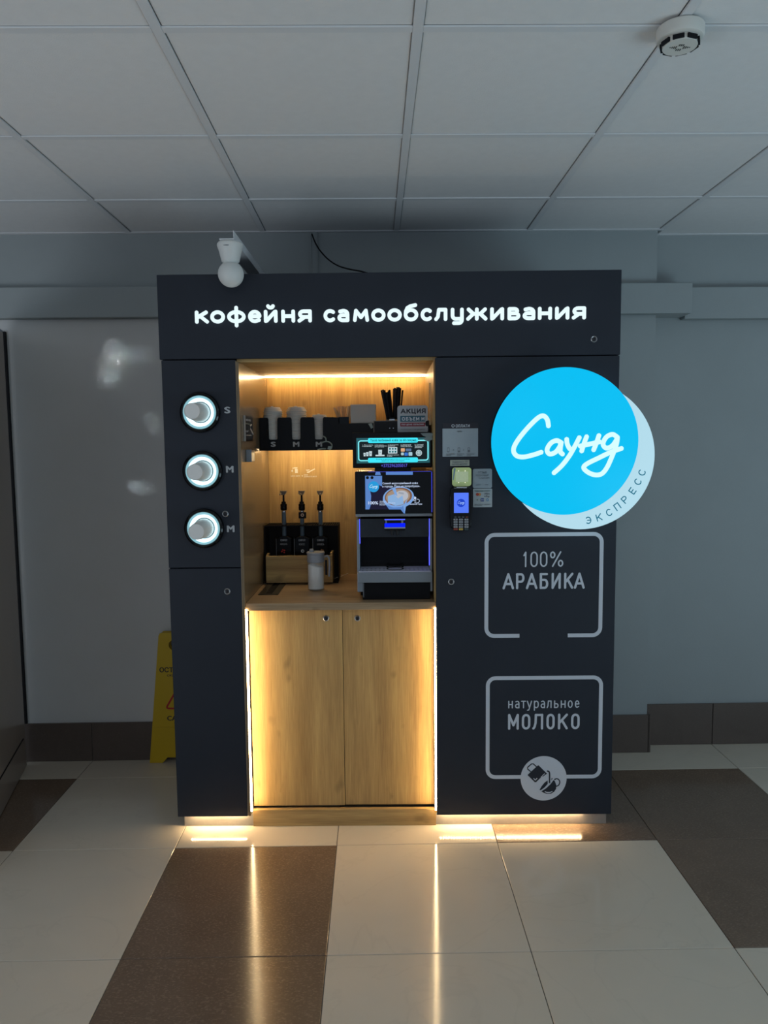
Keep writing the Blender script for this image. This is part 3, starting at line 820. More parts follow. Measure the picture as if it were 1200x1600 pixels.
for u in (708.5, 724.3):
    pxtext('lettering', '>', u-1, 701.5, u+1, 704.5, ys-.0002, M['print_mid'], po, bold=.03)
for u0, u1, s in ((697, 711, 'Отсканируйте\nQR-код'), (714, 725, 'Введите\nсумму'), (729, 741, 'Оплатите\nзаказ')):
    pxtext('lettering', s, u0, 708.3, u1, 712.6, ys-.0002, M['print_mid'], po, bold=.01)
lb = plate('paper_label', 703.5, 718.7, 733.5, 728, ys, .0018, plain('greenish_label', (.40, .43, .36), .5), label='narrow two-line paper label just below the payment notice', cat='label')
pxtext('lettering', 'Сканировать ДО\nвыбора напитка', 706, 720.2, 731, 726.8, ys-.0002, M['print_mid'], lb, bold=.02)

yn = -.016
rd = thing('contactless_reader', 'small square reader with a pale green glowing face', 'reader', (PX(721, 745), 0, PZ(721, 759)))
x0, x1, z0, z1 = pxrect(706.5, 730.5, 736.5, 759.5, yn)
MB().prism(rrect(x0-.002, x1+.001, z0-.002, z1+.001, .010), yn+.003, -.0004).build('housing', M['black'], rd)
MB().prism(rrect(x0, x1, z0, z1, .010), yn, yn+.0028).build('face', plain('pale_green_face', (.42, .52, .22), .25, emit=(.46, .60, .28), es=.20, noise=.1, nscale=70), rd)
x0, x1, z0, z1 = pxrect(711.5, 737, 731.5, 752.5, yn)
x0, x1, z0, z1 = pxrect(711.8, 736.8, 731.6, 752.8, yn)
MB().prism(rrect(x0, x1, z0, z1, .001, 2), yn-.0006, yn-.0001).build('code_window', plain('pale_green_window', (.52, .60, .38), .3, emit=(.55, .66, .40), es=.22, noise=.12, nscale=160), rd)
for u, v in ((716.5, 735.8), (726.8, 735.8), (716.5, 753.9), (726.8, 753.9)):
    x, z = P(u, v, yn)
    MB().lathe([(.0020, 0), (.0012, -.001), (.0001, -.001)], (x, yn-.0007, z), 'y', 12).build('lamp_dot', emis('dot_glow', (1, 1, .8), .8) if 'dot_glow' not in bpy.data.materials else bpy.data.materials['dot_glow'], rd)
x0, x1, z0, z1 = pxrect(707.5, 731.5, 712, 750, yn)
MB().prism([(x0, z0), (x0+.003, z0), (x1, z1-.001), (x0+.004, z1)], yn-.0005, yn-.0001).build('painted_blue_glare', plain('blue_glare_tint', (.20, .30, .42), .3), rd)  # reflection on the reader face, painted as a flat blue wedge

c1 = plate('review_card', 738.8, 732.5, 768.8, 762.7, ys, .0018, M['card'], .006, label='upper square pale card headed in grey, right of the reader', cat='card', group='small square cards by the terminal')
pxtext('lettering', 'ОТЗЫВ', 747, 736.3, 760.5, 740, ys-.0002, M['print_mid'], c1, bold=.0)
pxtext('lettering', 'Оставьте отзыв о нас\nи получите подарок', 743.5, 741.2, 764, 744.6, ys-.0002, M['print_mid'], c1)
pxtext('lettering', 'по ссылке ниже', 748, 746.2, 765, 747.6, ys-.0002, M['print_mid'], c1)
pxtext('lettering', 'карты        сайт', 744, 756.6, 763, 758.4, ys-.0002, M['print_mid'], c1)
c2 = plate('payment_card', 739.2, 763.6, 769, 792.5, ys, .0018, plain('bright_card', (.40, .45, .47), .4), .003, label='lower square card with coloured payment marks', cat='card', group='small square cards by the terminal')
pxtext('lettering', 'Принимаем к оплате', 742, 766, 765.5, 768.4, ys-.0002, plain('teal_print', (.05, .20, .20), .5), c2, bold=.01)
for u, c in ((746, (.42, .05, .03)), (749.3, (.55, .26, .08))):
    x, z = P(u, 772.5, ys)
    MB().lathe([(.0056, 0), (.0056, -.0004), (.0001, -.0004)], (x, ys-.0003-(.0003 if u < 748 else 0), z), 'y', 20).build('payment_mark', plain('mark_col', c, .5), c2)
pxtext('lettering', 'VISA', 757, 770, 765, 773, ys-.0002, M['print_mid'], c2, bold=.02, shear=.25)
pxtext('lettering', 'Pay', 759.5, 774, 765, 777.6, ys-.0002, M['print_black'], c2)
x, z = P(757.6, 775.5, ys)
MB().lathe([(.0018, 0), (.0018, -.0004), (.0001, -.0004)], (x, ys-.0002, z), 'y', 12).build('payment_mark', M['print_black'], c2)
for u, c, rr in ((745.8, (.18, .25, .2), .0028), (753.6, (.04, .08, .28), .0066), (761.7, (.05, .22, .42), .0050)):
    x, z = P(u, 781, ys)
    if c[2] == .42: MB().lathe([(rr, -.0004), (rr, 0), (rr*.6, 0), (rr*.6, -.0004)], (x, ys-.0002, z), 'y', 20, close=True).build('payment_mark', plain('mark_col', c, .5), c2)
    else: MB().prism(rrect(x-rr, x+rr, z-rr*.9, z+rr*.9, rr*.4, 3), ys-.0006, ys-.0002).build('payment_mark', plain('mark_col', c, .5), c2)
pxtext('lettering', 'ЕРИП', 751, 780, 756.4, 782.2, ys-.0008, M['print_grey'], c2, bold=.02)
pxtext('lettering', 'Оплата картой и смартфоном\nбесконтактно', 741.5, 787.2, 766.5, 790.4, ys-.0002, M['print_mid'], c2)

# payment terminal
yt = -.045
pt = thing('payment_terminal', 'black card terminal with a lit blue screen and number keys', 'card terminal', (PX(720, 800), 0, PZ(720, 829)))
pts = [P(u, v, yt) for u, v in ((704, 765), (709, 760.5), (732, 760.5), (737.5, 765), (738, 795), (736.5, 822), (732, 829), (710, 829.5), (704.5, 823), (703, 795))]
MB().prism(pts, yt, -.006, .004).build('terminal_body', M['gloss_black'], pt)
MB().box(PX(708, 795), PX(734, 795), -.006, -.0004, PZ(720, 820), PZ(720, 770)).build('wall_bracket', M['black'], pt)
pxtext('lettering', 'приложите карту', 709.5, 762.2, 729, 763.4, yt-.0002, M['print_grey'], pt)
plate('card_slot', 713.5, 761.0, 729.5, 761.9, yt-.001, .001, M['print_grey'], .0004, parent=pt)
x0, x1, z0, z1 = pxrect(709.3, 770, 732.2, 801.5, yt)
MB().prism(rrect(x0, x1, z0, z1, .001, 2), yt-.0008, yt-.0001).build('screen', emis('blue_screen', (.085, .18, .86), 1.05), pt)
x, z = P(720.3, 785.8, yt)
MB().lathe([(.0150, 0), (.0150, -.0004), (.0001, -.0004)], (x, yt-.0009, z), 'y', 32).build('screen_mark', emis('blue_disc', (.01, .055, .60), .9), pt)
b = MB()
def mini_logo(cx, cz, s, y, r, mt, parent, name='screen_mark'):
    b = MB()
    for st in strokes:
        b.tube([(cx+(a-575)*s, y, cz-(c-420)*s) for a, c in catmull(st, 3)], r, 6, flat=.3)
    b.build(name, mt, parent)
mini_logo(x, z, .000026, yt-.0014, .0007, emis('pale_blue_ink', (.35, .55, 1), .9), pt)
keycol = plain('key_grey', (.30, .31, .33), .45)
cols = (711.8, 720.2, 728.8)
for rI, v in enumerate((811.8, 815.6, 819.4, 823.2, 826.9)):
    for cI, u in enumerate(cols):
        mt = keycol
        if rI == 4: mt = [plain('red_key', (.30, .05, .03), .4), plain('yellow_key', (.60, .42, .08), .4), plain('green_key', (.04, .07, .08), .4)][cI]
        x, z = P(u, v, yt)
        MB().prism(rrect(x-.0074, x+.0074, z-.0034, z+.0034, .0015, 3), yt-.0025, yt-.0001, .0005).build('key', mt, pt)
        s = ['123', '456', '789', '*0#', 'XCO'][rI][cI]
        lettering('key_legend', s, x-.0018, x+.0018, z-.0018, z+.0018, yt-.0026, M['print_black'], pt, bold=.02, th=.0002)
for u, c in ((711.5, (.10, .11, .12)), (717.5, (.10, .11, .12)), (723.5, (.10, .11, .12)), (729.5, (.20, .06, .04))):
    x, z = P(u, 807.8, yt)
    MB().prism(rrect(x-.0048, x+.0048, z-.0018, z+.0018, .001, 3), yt-.0018, yt-.0001).build('function_key', plain('fkey', c, .5), pt)

# ------------------------------------------------------------------ things above the kiosk
ySn = -.075
sx, sz = P(360.8, 428.5, ySn)
pir = thing('ceiling_sensor', 'white round-headed sensor hanging from a rail above the kiosk', 'sensor', (sx, ySn, sz-.045))
k = (ySn-CAM.y)/FPX
prof = [(.0001, -.0435), (.010, -.0425)]
prof = [(max(.0001, .0452*math.cos(math.radians(a))), .0452*math.sin(math.radians(a))) for a in range(-90, 61, 8)]
MB().lathe(prof+[(.0225, .0385)], (sx, ySn, sz), 'z', 36).build('sensor_head', M['white_plastic'], pir)
zc = PZ(361, 410, ySn); zc1 = PZ(361, 384, ySn)
MB().lathe([(.024, zc-sz-.004), (.031, zc-sz+.002), (.040, zc1-sz-.018), (.0455, zc1-sz-.003), (.0455, zc1-sz+.004), (.041, zc1-sz+.010), (.0001, zc1-sz+.0105)], (sx, ySn, sz), 'z', 40).build('sensor_base', M['white_plastic'], pir)
MB().box(sx-.014, sx+.004, ySn-.0462, ySn-.0440, zc1-.010, zc1-.0088).build('logo_mark', M['print_mid'], pir)
zr = zc1+.0145
xr = PX(369, 380, ySn)
xl = PX(346.5, 380, ySn)
rail = thing('mounting_rail', 'white metal angle rail running from the wall to the sensor', 'bracket', ((xl+xr)/2, .3, zr))
wy = WY-.046+sx*RA
MB().box(xl, xr, ySn-.040, .655, zr-.003, zr).box(xr-.0015, xr, ySn-.040, .655, zr, zr+.027).build('angle_rail', plain('rail_paint', (.78, .80, .82), .45), rail)
MB().box(xl-.004, xr+.004, .655, .672, zr-.02, zr+.035, .002).build('wall_foot', M['grid'], rail)
MB().lathe([(.006, 0), (.006, .012), (.0001, .012)], (sx+.006, ySn, zc1+.0100-.0005), 'z', 12).build('mount_stud', M['steel'], pir)
# cable from the ceiling
cp = [P(487.5, 367, .60), P(493, 380, .59), P(502, 394, .57), P(515, 407, .55), P(530, 416, .53), P(548, 421, .50), P(562, 423.5, .48), P(574, 426.5, .45)]
yy = [.655, .64, .62, .60, .57, .54, .50, .46]
cb = MB().tube(catmull([(P(u, v, y)[0], y, P(u, v, y)[1]) for (u, v), y in zip(((487.5, 366), (493, 380), (502, 394), (515, 407), (530, 416), (548, 421), (562, 423.5), (575, 427)), yy)], 6), .0032, 8).build('power_cable', M['matt_black'], None, (-.3, .6, 2.2))
tag(cb, 'black cable drooping from the ceiling onto the kiosk top', 'cable')
# smoke detector
q = CAM + (FW + R2*(1063-600)/FPX - U2*(42-800)/FPX)*((CZ-CAM.z)/((FW + R2*(1063-600)/FPX - U2*(42-800)/FPX).z))
sd = thing('smoke_detector', 'white round slotted smoke detector under the ceiling grid', 'smoke detector', (q.x, q.y, CZ-.001))
c = (q.x, q.y, CZ-.001)
wp = plain('ivory_plastic', (.66, .65, .60), .4)
MB().lathe([(.050, 0), (.053, -.003), (.053, -.022), (.050, -.028), (.0445, -.031), (.0001, -.031)], c, 'z', 48).build('detector_base', wp, sd)
MB().lathe([(.0425, -.0315), (.0400, -.034), (.0395, -.041), (.038, -.044), (.0001, -.044)], c, 'z', 40).build('detector_chamber', wp, sd)
for a in range(0, 360, 45):
    t = math.radians(a+20)
    b = MB().box(-.0125, .0125, .0385, .0430, -.0425, -.0335)
    bmesh.ops.rotate(b.bm, verts=b.bm.verts, cent=(0, 0, 0), matrix=Matrix.Rotation(t, 3, 'Z'))
    bmesh.ops.translate(b.bm, verts=b.bm.verts, vec=c)
    b.build('vent_slot', M['matt_black'], sd)
b = MB()
for a in range(-5, 6):
    h = .013-.0022*abs(a)
    for sgn in (-1, 1):
        if abs(a) < 2: b.box(c[0]+a*.0045-.0009, c[0]+a*.0045+.0009, c[1]+sgn*.010-.004, c[1]+sgn*.010+.004, c[2]-.0448, c[2]-.0441)
        elif sgn == 1: b.box(c[0]+a*.0045-.0009, c[0]+a*.0045+.0009, c[1]-h*.7, c[1]+h*.7, c[2]-.0448, c[2]-.0441)
b.build('grille_slots', M['matt_black'], sd)

# ------------------------------------------------------------------ wet-floor sign left of the kiosk
yf = .615
ws = thing('wet_floor_sign', 'yellow plastic wet-floor sign leaning in the corner left of the kiosk', 'wet floor sign', (PX(283, 1190, .63), .625, 0))
def fp(u, v, y=yf): return P(u, v, y)
xl0, xt0 = PX(234, 1192, yf), PX(247.5, 990, yf)
xm = xl0+.165
zt_ = PZ(258, 989, yf)
hw = xm-xt0; hb = xm-xl0
out = [(xm-hb, .002), (xm-hb+.062, .002), (xm-hb+.085, .028), (xm+hb-.085, .028), (xm+hb-.062, .002), (xm+hb, .002), (xm+hw, zt_-.012), (xm+hw-.012, zt_), (xm-hw+.012, zt_), (xm-hw, zt_-.012)]
def slab(b, pts, hole, ya, yb_):
    bm = b.bm
    o_ = [bm.verts.new((p[0], ya, p[1])) for p in pts]; h_ = [bm.verts.new((p[0], ya, p[1])) for p in hole]
    es = [bm.edges.new((o_[i], o_[(i+1) % len(o_)])) for i in range(len(o_))] + [bm.edges.new((h_[i], h_[(i+1) % len(h_)])) for i in range(len(h_))]
    r = bmesh.ops.triangle_fill(bm, use_beauty=True, edges=es)
    fs_ = [f for f in r['geom'] if isinstance(f, bmesh.types.BMFace)]
    e = bmesh.ops.extrude_face_region(bm, geom=fs_)
    for v in e['geom']:
        if isinstance(v, bmesh.types.BMVert): v.co.y = yb_
    bmesh.ops.recalc_face_normals(bm, faces=bm.faces)
hole = rrect(xm-.055, xm+.055, zt_-.082, zt_-.034, .022, 5)
for k_, (ya, yb2, nm) in enumerate(((yf, yf+.010, 'front_leaf'), (yf+.028, yf+.038, 'rear_leaf'))):
    b = MB(); slab(b, out, hole, ya, yb2); o = b.build(nm, M['yellow'], ws)
    if k_ == 0: front = o
MB().box(xm-hw-.001, xm+hw+.001, yf+.0105, yf+.0275, zt_-.03, zt_-.006, .003).build('hinge', M['yellow'], ws)
MB().box(xm-hb+.030, xm+hb-.030, yf-.002, yf-.0002, .172, .176).build('rib', M['yellow'], ws)
yq = yf-.0003
def wpx(s, v0, v1, w, mt=M['print_black'], bold=.03):
    lettering('lettering', s, xm-w/2, xm+w/2, PZ(258, v1, yf), PZ(258, v0, yf), yq, mt, ws, bold=bold)
wpx('ОСТОРОЖНО', 1042.5, 1050.5, .205)
wpx('скользкий пол', 1052.5, 1057, .135, bold=.01)
wpx('CAUTION', 1118.5, 1126, .150)
wpx('wet floor', 1127.5, 1132, .085, bold=.01)
zt2, zb2 = PZ(258, 1064, yf), PZ(258, 1107, yf)
tri = [(xm, zt2), (xm-.079, zb2), (xm+.079, zb2)]
def round_poly(tri, r, n=5):
    out_ = []
    for i in range(len(tri)):
        a, b_, c_ = Vector(tri[i-1]), Vector(tri[i]), Vector(tri[(i+1) % len(tri)])
        p, q_ = b_+(a-b_).normalized()*r, b_+(c_-b_).normalized()*r
        for k2 in range(n+1):
            t = k2/n; out_.append(tuple(p*(1-t)**2+b_*2*t*(1-t)+q_*t*t))
    return out_
tp = round_poly(tri, .016)
band('warning_triangle', tp+[tp[0], tp[1]], .0085, yq, M['red'], ws)
zc_ = zb2+.022
b = MB().tube([(xm+.004, yq, zc_+.062), (xm-.002, yq, zc_+.040)], .006, 6, flat=.2).tube([(xm-.002, yq, zc_+.040), (xm-.028, yq, zc_+.018)], .004, 6, flat=.2).tube([(xm-.002, yq, zc_+.034), (xm+.018, yq, zc_+.022), (xm+.020, yq, zc_)], .004, 6, flat=.2).tube([(xm-.003, yq, zc_+.034), (xm-.014, yq, zc_+.004)], .004, 6, flat=.2)
b.build('falling_figure', M['red'], ws)

# ------------------------------------------------------------------ inside the niche: organizer
yo = .405
org_x0, org_x1 = NL+.006, PX(587, 690, yo)
zo0, zo1 = PZ(480, 703.7, yo), PZ(480, 652, yo)
zo1r = PZ(560, 661.5, yo)
og = thing('cup_organizer', 'long black lid organizer with three slots, fixed across the niche', 'organizer', ((org_x0+org_x1)/2, .5, zo0))
# front face with three slots
slots = [(420, 433.2), (456.2, 469.2), (491.8, 504.2)]
pts = [(org_x0, zo0), (org_x1, zo0), (org_x1, zo1r), (PX(529, 662, yo), zo1r), (PX(529, 656, yo), zo1-.002)]
for u0, u1 in reversed(slots):
    a_, b_ = PX(u0, 670, yo), PX(u1, 670, yo); zs = PZ(460, 686.8, yo); r_ = .006
    pts += [(b_+.006, zo1), (b_+.001, zo1-.006), (b_, zs+r_), (b_-r_*.3, zs+r_*.3), (b_-r_, zs), (a_+r_, zs), (a_+r_*.3, zs+r_*.3), (a_, zs+r_), (a_-.001, zo1-.006), (a_-.006, zo1)]
pts += [(org_x0, zo1)]
MB().prism(pts, yo, yo+.004).build('front_face', M['black'], og)
MB().box(org_x0, org_x1, yo+.0045, NB-.001, zo0+.0085, zo0+.0115).build('bottom_shelf', M['black'], og)
MB().box(org_x0-.004, org_x0-.0005, yo+.0045, NB-.001, zo0, zo1).build('end_panel', M['black'], og)
MB().box(PX(519, 670, yo), PX(519, 670, yo)+.004, yo+.0045, NB-.001, zo0+.0118, zo1).build('divider', M['black'], og)
MB().box(PX(519, 670, yo)+.0045, org_x1, yo+.0045, NB-.001, zo1r-.004, zo1r).build('upper_shelf', M['black'], og)
for s, u in (('S', 427), ('M', 462.8), ('M', 498.3)):
    pxtext('letter', s, u-(4 if s == 'S' else 5), 690.2, u+(4 if s == 'S' else 5), 698, yo-.0001, M['print_dim'], og, bold=.05)
# lids, one by one
def lid_mesh(r, full):
    low = [(r*.90, 0), (r*.98, .0002), (r, .0015), (r, .0042), (r*.93, .0055)]
    top_ = [(r*.905, .0125), (r*.81, .0140), (r*.79, .0190), (r*.73, .0205), (r*.70, .0190), (.0001, .0190)]
    return MB().lathe(low + (top_ if full else [(r*.905, .0082), (.0001, .0082)]), (0, 0, 0), 'z', 36)
def lid_stack(uc, half_px, v_top, lab, gr):
    r = half_px*((yo+.055)-CAM.y)/FPX
    x = PX(uc, 660, yo+.055); y = yo+.010+r
    zt_l = PZ(uc, v_top, y); z = zo0+.0120
    step = .0085
    n = int((zt_l-.0205-z)/step)
    first = lid_mesh(r, False).build('plastic_lid', M['lid'], None, (0, 0, 0))
    first.location = (x, y, z); tag(first, lab, 'cup lid', gr)
    for i in range(1, n):
        copy_thing(first, (x+rnd.uniform(-.0012, .0012), y, z+i*step), lab)
    topl = lid_mesh(r, True).build('plastic_lid', M['lid'], None, (0, 0, 0))
    MB().box(-.005, .005, -r*.66, -r*.40, .0191, .0240, .0015).build('sip_tab', M['lid'], topl)
    topl.location = (x, y, z+n*step); tag(topl, lab.replace('white cup lid', 'topmost white cup lid'), 'cup lid', gr)
lid_stack(427, 14.6, 633.5, 'white cup lid in the left stack, over the S slot', 'lids in the S slot')
lid_stack(463.5, 16.0, 635.5, 'white cup lid in the middle stack of the organizer', 'lids in the middle slot')
lid_stack(499, 13.4, 645.8, 'white cup lid in the short right-hand stack', 'lids in the right slot')
MB().box(org_x0+.006, org_x1-.02, .500, .507, zo0+.0015, zo0+.0083).build('led_strip', M['led_shelf'], og)
# stirrers in a small holder
yh = yo+.03
x0, x1, z0, z1 = pxrect(529, 651.5, 545, 661, yh)
z0 = zo1r+.0006
sh = thing('stirrer_holder', 'small black box holding wooden stirrers beside the napkins', 'holder', ((x0+x1)/2, yh, z0))
MB().box(x0, x1, yh, yh+.002, z0, z1).box(x0, x1, yh+.048, yh+.05, z0, z1).box(x0, x0+.002, yh+.002, yh+.048, z0, z1).box(x1-.002, x1, yh+.002, yh+.048, z0, z1).box(x0, x1, yh+.002, yh+.048, z0, z0+.002).build('holder_box', M['gloss_black'], sh)
st = None
for i in range(18):
    t = (i+.5)/18
    bx_ = x0+.004+(x1-x0-.008)*t
    yb_ = yh+.006+.036*rnd.random()
    tilt = (t-.5)*.9+rnd.uniform(-.06, .06)
    if tilt > .28: tilt *= .6
    if st is None:
        st = MB().box(-.0030, .0030, -.0007, .0007, 0, .072).build('wooden_stirrer', M['birch'], None, (0, 0, 0))
        st.location = (0, 0, 0)
        tag(st, 'thin wooden stirrer fanned out in the small black box', 'stirrer', 'wooden stirrers in the holder')
        o = st
    else: o = st.copy(); SC.collection.objects.link(o)
    o.location = (bx_, yb_, z0+.003); o.rotation_euler = (rnd.uniform(-.1, .1), tilt, rnd.uniform(-.4, .4))
# napkins
yn2 = yo+.012
x0, x1, z0, z1 = pxrect(547.5, 631.5, 587.5, 661.5, yn2)
z0 = zo1r+.0006
nk = thing('napkin_stack', 'block of white paper napkins standing on the organizer', 'napkins', ((x0+x1)/2, yn2, z0))
n = 11
for i in range(n):
    MB().box(x0+rnd.uniform(0, .0015), x1-rnd.uniform(0, .0015), yn2+i*.0062+.0002, yn2+(i+1)*.0062-.0002, z0, z1-rnd.uniform(0, .002), .0012, 1).build('napkin', M['napkin'], nk)

# ------------------------------------------------------------------ black service box, straws, promo plaque
ybx = .170
bx0, bx1 = PX(584.5, 668, ybx), NR-.006
bz1 = PZ(610, 657.3, ybx); bz0 = PZ(610, 700, ybx)
sb = thing('service_box', 'black box on top of the screen unit, carrying straws', 'box', ((bx0+bx1)/2, ybx+.1, bz0))
MB().box(bx0, bx1, ybx, ybx+.14, bz0, bz1, .002).build('box_body', M['black'], sb)
MB().box(bx0-.0015, bx0+.0005, ybx-.0015, ybx+.0002, bz0+.01, bz1).box(bx0, bx1, ybx-.0012, ybx+.0003, bz1-.0018, bz1+.0004).build('edge_trim', plain('bronze_trim', (.20, .17, .14), .35, metal=.7), sb)
for u in (609, 614.5):
    x, z = P(u, 669, ybx)
    MB().lathe([(.0022, 0), (.0018, -.001), (.0001, -.001)], (x, ybx-.0002, z), 'y', 12).build('screw', M['chrome'], sb)
# straw cup and straws
x, z = PX(615.5, 655, .235), bz1+.0008
sc_ = thing('straw_holder', 'short black cup holding a bunch of black straws', 'holder', (x, .235, z))
MB().lathe([(.0001, 0), (.030, 0), (.031, .012), (.0295, .012), (.0285, .002), (.0001, .002)], (x, .235, z), 'z', 28).build('holder_cup', M['gloss_black'], sc_)
MB().lathe([(.0318, .002), (.0318, .006), (.0312, .006), (.0312, .002)], (x, .235, z), 'z', 28, close=True).build('holder_band', M['chrome'], sc_)
first = None
for i in range(36):
    left = i < 17
    t = rnd.random()
    bxs = x+(-.026+.022*t if left else -.002+.026*t)
    bys = .235+rnd.uniform(-.018, .018)
    tilt = (-.20+.11*t) if left else (.02+.09*t)
    if first is None:
        first = MB().lathe([(.0033, 0), (.0033, .142), (.0024, .142), (.0024, .002)], (0, 0, 0), 'z', 8).build('drinking_straw', M['matt_black'], None, (0, 0, 0))
        tag(first, 'black drinking straw in the bunch above the screen unit', 'straw', 'black straws in the holder'); o = first
    else: o = first.copy(); SC.collection.objects.link(o)
    o.location = (bxs, bys, z+.003); o.rotation_euler = (rnd.uniform(-.06, .06), tilt, 0)
    sc_z = 1-.10*rnd.random()-(.06 if left else 0)
    o.scale = (1, 1, sc_z*.93)
# promo plaque
yp = .140
x0, x1, z0, z1 = pxrect(621, 633.5, 668.5, 676.8, yp)
pp = thing('promo_plaque', 'rounded pale plaque advertising a size M offer, above the lit panel', 'plaque', ((x0+x1)/2, yp, z0))
rr = rrect(x0, x1, z0, z1, .011, 5)
xn, zn = P(663.5, 661, yp)
pl = [p for p in rr]
# chipped right edge
i_r = next(i for i, p in enumerate(pl) if p[0] > x1-1e-4)
right = [(x1, zn-.013), (x1-.007, zn-.012), (x1-.010, zn-.004), (x1-.009, zn+.006), (x1-.002, zn+.010), (x1, zn+.010)]
idx = [i for i, p in enumerate(rr) if abs(p[0]-x1) < 1e-6 and p[1] < (z0+z1)/2]
pl = rr + right if False else rr[:]
last = len(rr)
pl = rr[:last] + right
MB().prism(pl, yp, yp+.0025).build('plate', plain('plaque_face', (.38, .40, .43), .35, noise=.12, nscale=35), pp)
MB().box((x0+x1)/2-.01, (x0+x1)/2+.01, yp+.0027, ybx-.0005, bz1-.03, bz1-.01).build('clip', M['black'], pp)
yq2 = yp-.0002
stroke_word('lettering', 'АКЦИЯ', [(625.8, 634.2), (635, 641.8), (642.8, 650), (651, 657.6), (658.4, 665.2)], 638.2, 646.2, yq2-.0002, 1.0, M['print_black'], pp)
for v0, v1, c, nm, s in ((649.6, 658.8, (.02, .10, .15), 'teal_band', 'ОБЪЕМ М'), (660.4, 666.3, (.22, .02, .04), 'red_band', 'ПО ЦЕНЕ ОБЪЕМА')):
    xa, xb, za, zb_ = pxrect(625.3, v0, 664.5, v1, yq2)
    MB().prism(rrect(xa, xb, za, zb_, .0025, 4), yq2-.0004, yq2).build(nm, plain(nm, c, .4), pp)
    if nm == 'teal_band': stroke_word('lettering', 'ОБЪЕММ', [(628, 632.8), (634.2, 638.4), (639.4, 644.4), (645.6, 649), (650, 655.2), (658.4, 663.2)], 651.6, 657.2, yq2-.0006, .62, plain('pale_ink', (.55, .6, .66), .5), pp)
    else: pxtext('lettering', s, 627.5, v0+1.5, 662.5, v1-1.5, yq2-.0005, plain('pale_ink', (.55, .6, .66), .5), pp, bold=.03)
pxtext('lettering', 'только на этой неделе', 626, 670, 663.5, 672.3, yq2, M['print_mid'], pp, bold=.01)
# kraft cup standing behind the plaque
xk = PX(655, 640, .30)
kc = MB().lathe([(.0001, 0), (.026, 0), (.0345, .0285), (.0362, .030), (.0350, .0315), (.0335, .0300), (.0001, .006)], (xk, .285, bz1+.0006), 'z', 32).build('tan_bowl', plain('kraft_card', (.48, .33, .17), .6), None, (xk, .285, bz1))
tag(kc, 'shallow tan round tub half hidden behind the promo plaque', 'tub')
# knob behind the chip, cable strip on the niche side
ks = MB().box(PX(672, 640, .12)-.004, PX(672, 640, .12)+.004, .12, .123, PZ(672, 664, .12), PZ(672, 598, .12)).build('clear_strip', plain('clear_film', (.6, .45, .25), .15, alpha=.35), None, (PX(672, 640, .12), .12, PZ(672, 664, .12)))
tag(ks, 'narrow clear plastic strip hanging at the right side of the niche', 'plastic strip')

# ------------------------------------------------------------------ lit instruction panel
yi = .100
x0, x1, z0, z1 = pxrect(551, 676.5, 680, 731, yi)
ip = thing('instruction_screen', 'wide lit instruction panel in a black frame above the coffee machine', 'display', ((x0+x1)/2, yi, z0))
x1 = min(x1, NR-.003)
MB().box(x0, x1, yi, yi+.065, z0, z1+.003, .003).build('frame', M['black'], ip)
MB().box(PX(585.5, 733, yi), PX(642, 733, yi), yi+.005, yi+.03, PZ(617, 736.5, .060)+.0008, z0-.0003).build('neck', M['black'], ip)
xa, xb, za, zb_ = pxrect(557, 684, 671.5, 723.5, yi)
MB().prism(rrect(xa, xb, za, zb_, .0006, 1), yi-.0006, yi-.0001).build('glass_edge', emis('teal_edge', (.03, .16, .19), .6), ip)
xa, xb, za, zb_ = pxrect(560.5, 687, 668.5, 720.5, yi)
MB().prism(rrect(xa, xb, za, zb_, .0006, 1), yi-.0010, yi-.0006).build('dark_field', emis('dark_field', (.008, .018, .022), .6), ip)
CY = emis('cyan_line', (.22, .88, .95), .95)
y_ = yi-.0011
xa, xb, za, zb_ = pxrect(560.3, 688.5, 668.7, 719.3, yi)
r_ = .009
path = arc(xa+r_, za+r_, r_, 270, 180)+arc(xa+r_, zb_-r_, r_, 180, 90)+arc(xb-r_, zb_-r_, r_, 90, 0)+arc(xb-r_, za+r_, r_, 0, -90)
band('cyan_outline', path+[path[0], path[1]], .0046, y_, CY, ip)
PILL = emis('cyan_pill', (.05, .78, .92), 1.0)
for v0, v1 in ((684.2, 691.8), (715, 722.6)):
    xa, xb, za, zb_ = pxrect(575, v0, 653, v1, yi)
    MB().prism(rrect(xa, xb, za, zb_, .005, 4), y_-.0012, y_-.0006).build('cyan_pill', PILL, ip)
ink = emis('screen_ink', (.0, .22, .28), .5)
pxtext('lettering', 'Твой любимый кофе за 60 секунд', 578.5, 685.6, 650.5, 690.6, y_-.0013, ink, ip, bold=.02, th=.0002)
pxtext('lettering', 'В случае возникновения вопросов по телефону:', 588, 716.4, 640.5, 718.6, y_-.0013, ink, ip, bold=.01, th=.0002)
pxtext('lettering', 'звоните или пишите в мессенджер', 596, 719.3, 632, 721.3, y_-.0013, ink, ip, bold=.01, th=.0002)
SW = emis('screen_white', (.62, .76, .80), .8)
for u0, v0, u1, v1, s in ((565.8, 694.6, 583, 698, '1. Возьмите\nстаканчик'), (585.5, 694.6, 604.5, 699.2, '2. Поставьте\nпод кофемашину\nна подставку'), (606, 694.4, 622.5, 697.4, '3. Выберите\nнапиток'), (625.8, 694.2, 644, 698.8, '4. Оплатите\nкартой или\nсмартфоном'), (648, 694, 661.5, 700, '5. Готово!\nЗаберите\nнапиток')):
    pxtext('lettering', s, u0, v0, u1, v1, y_, SW, ip, bold=.02, th=.0002)
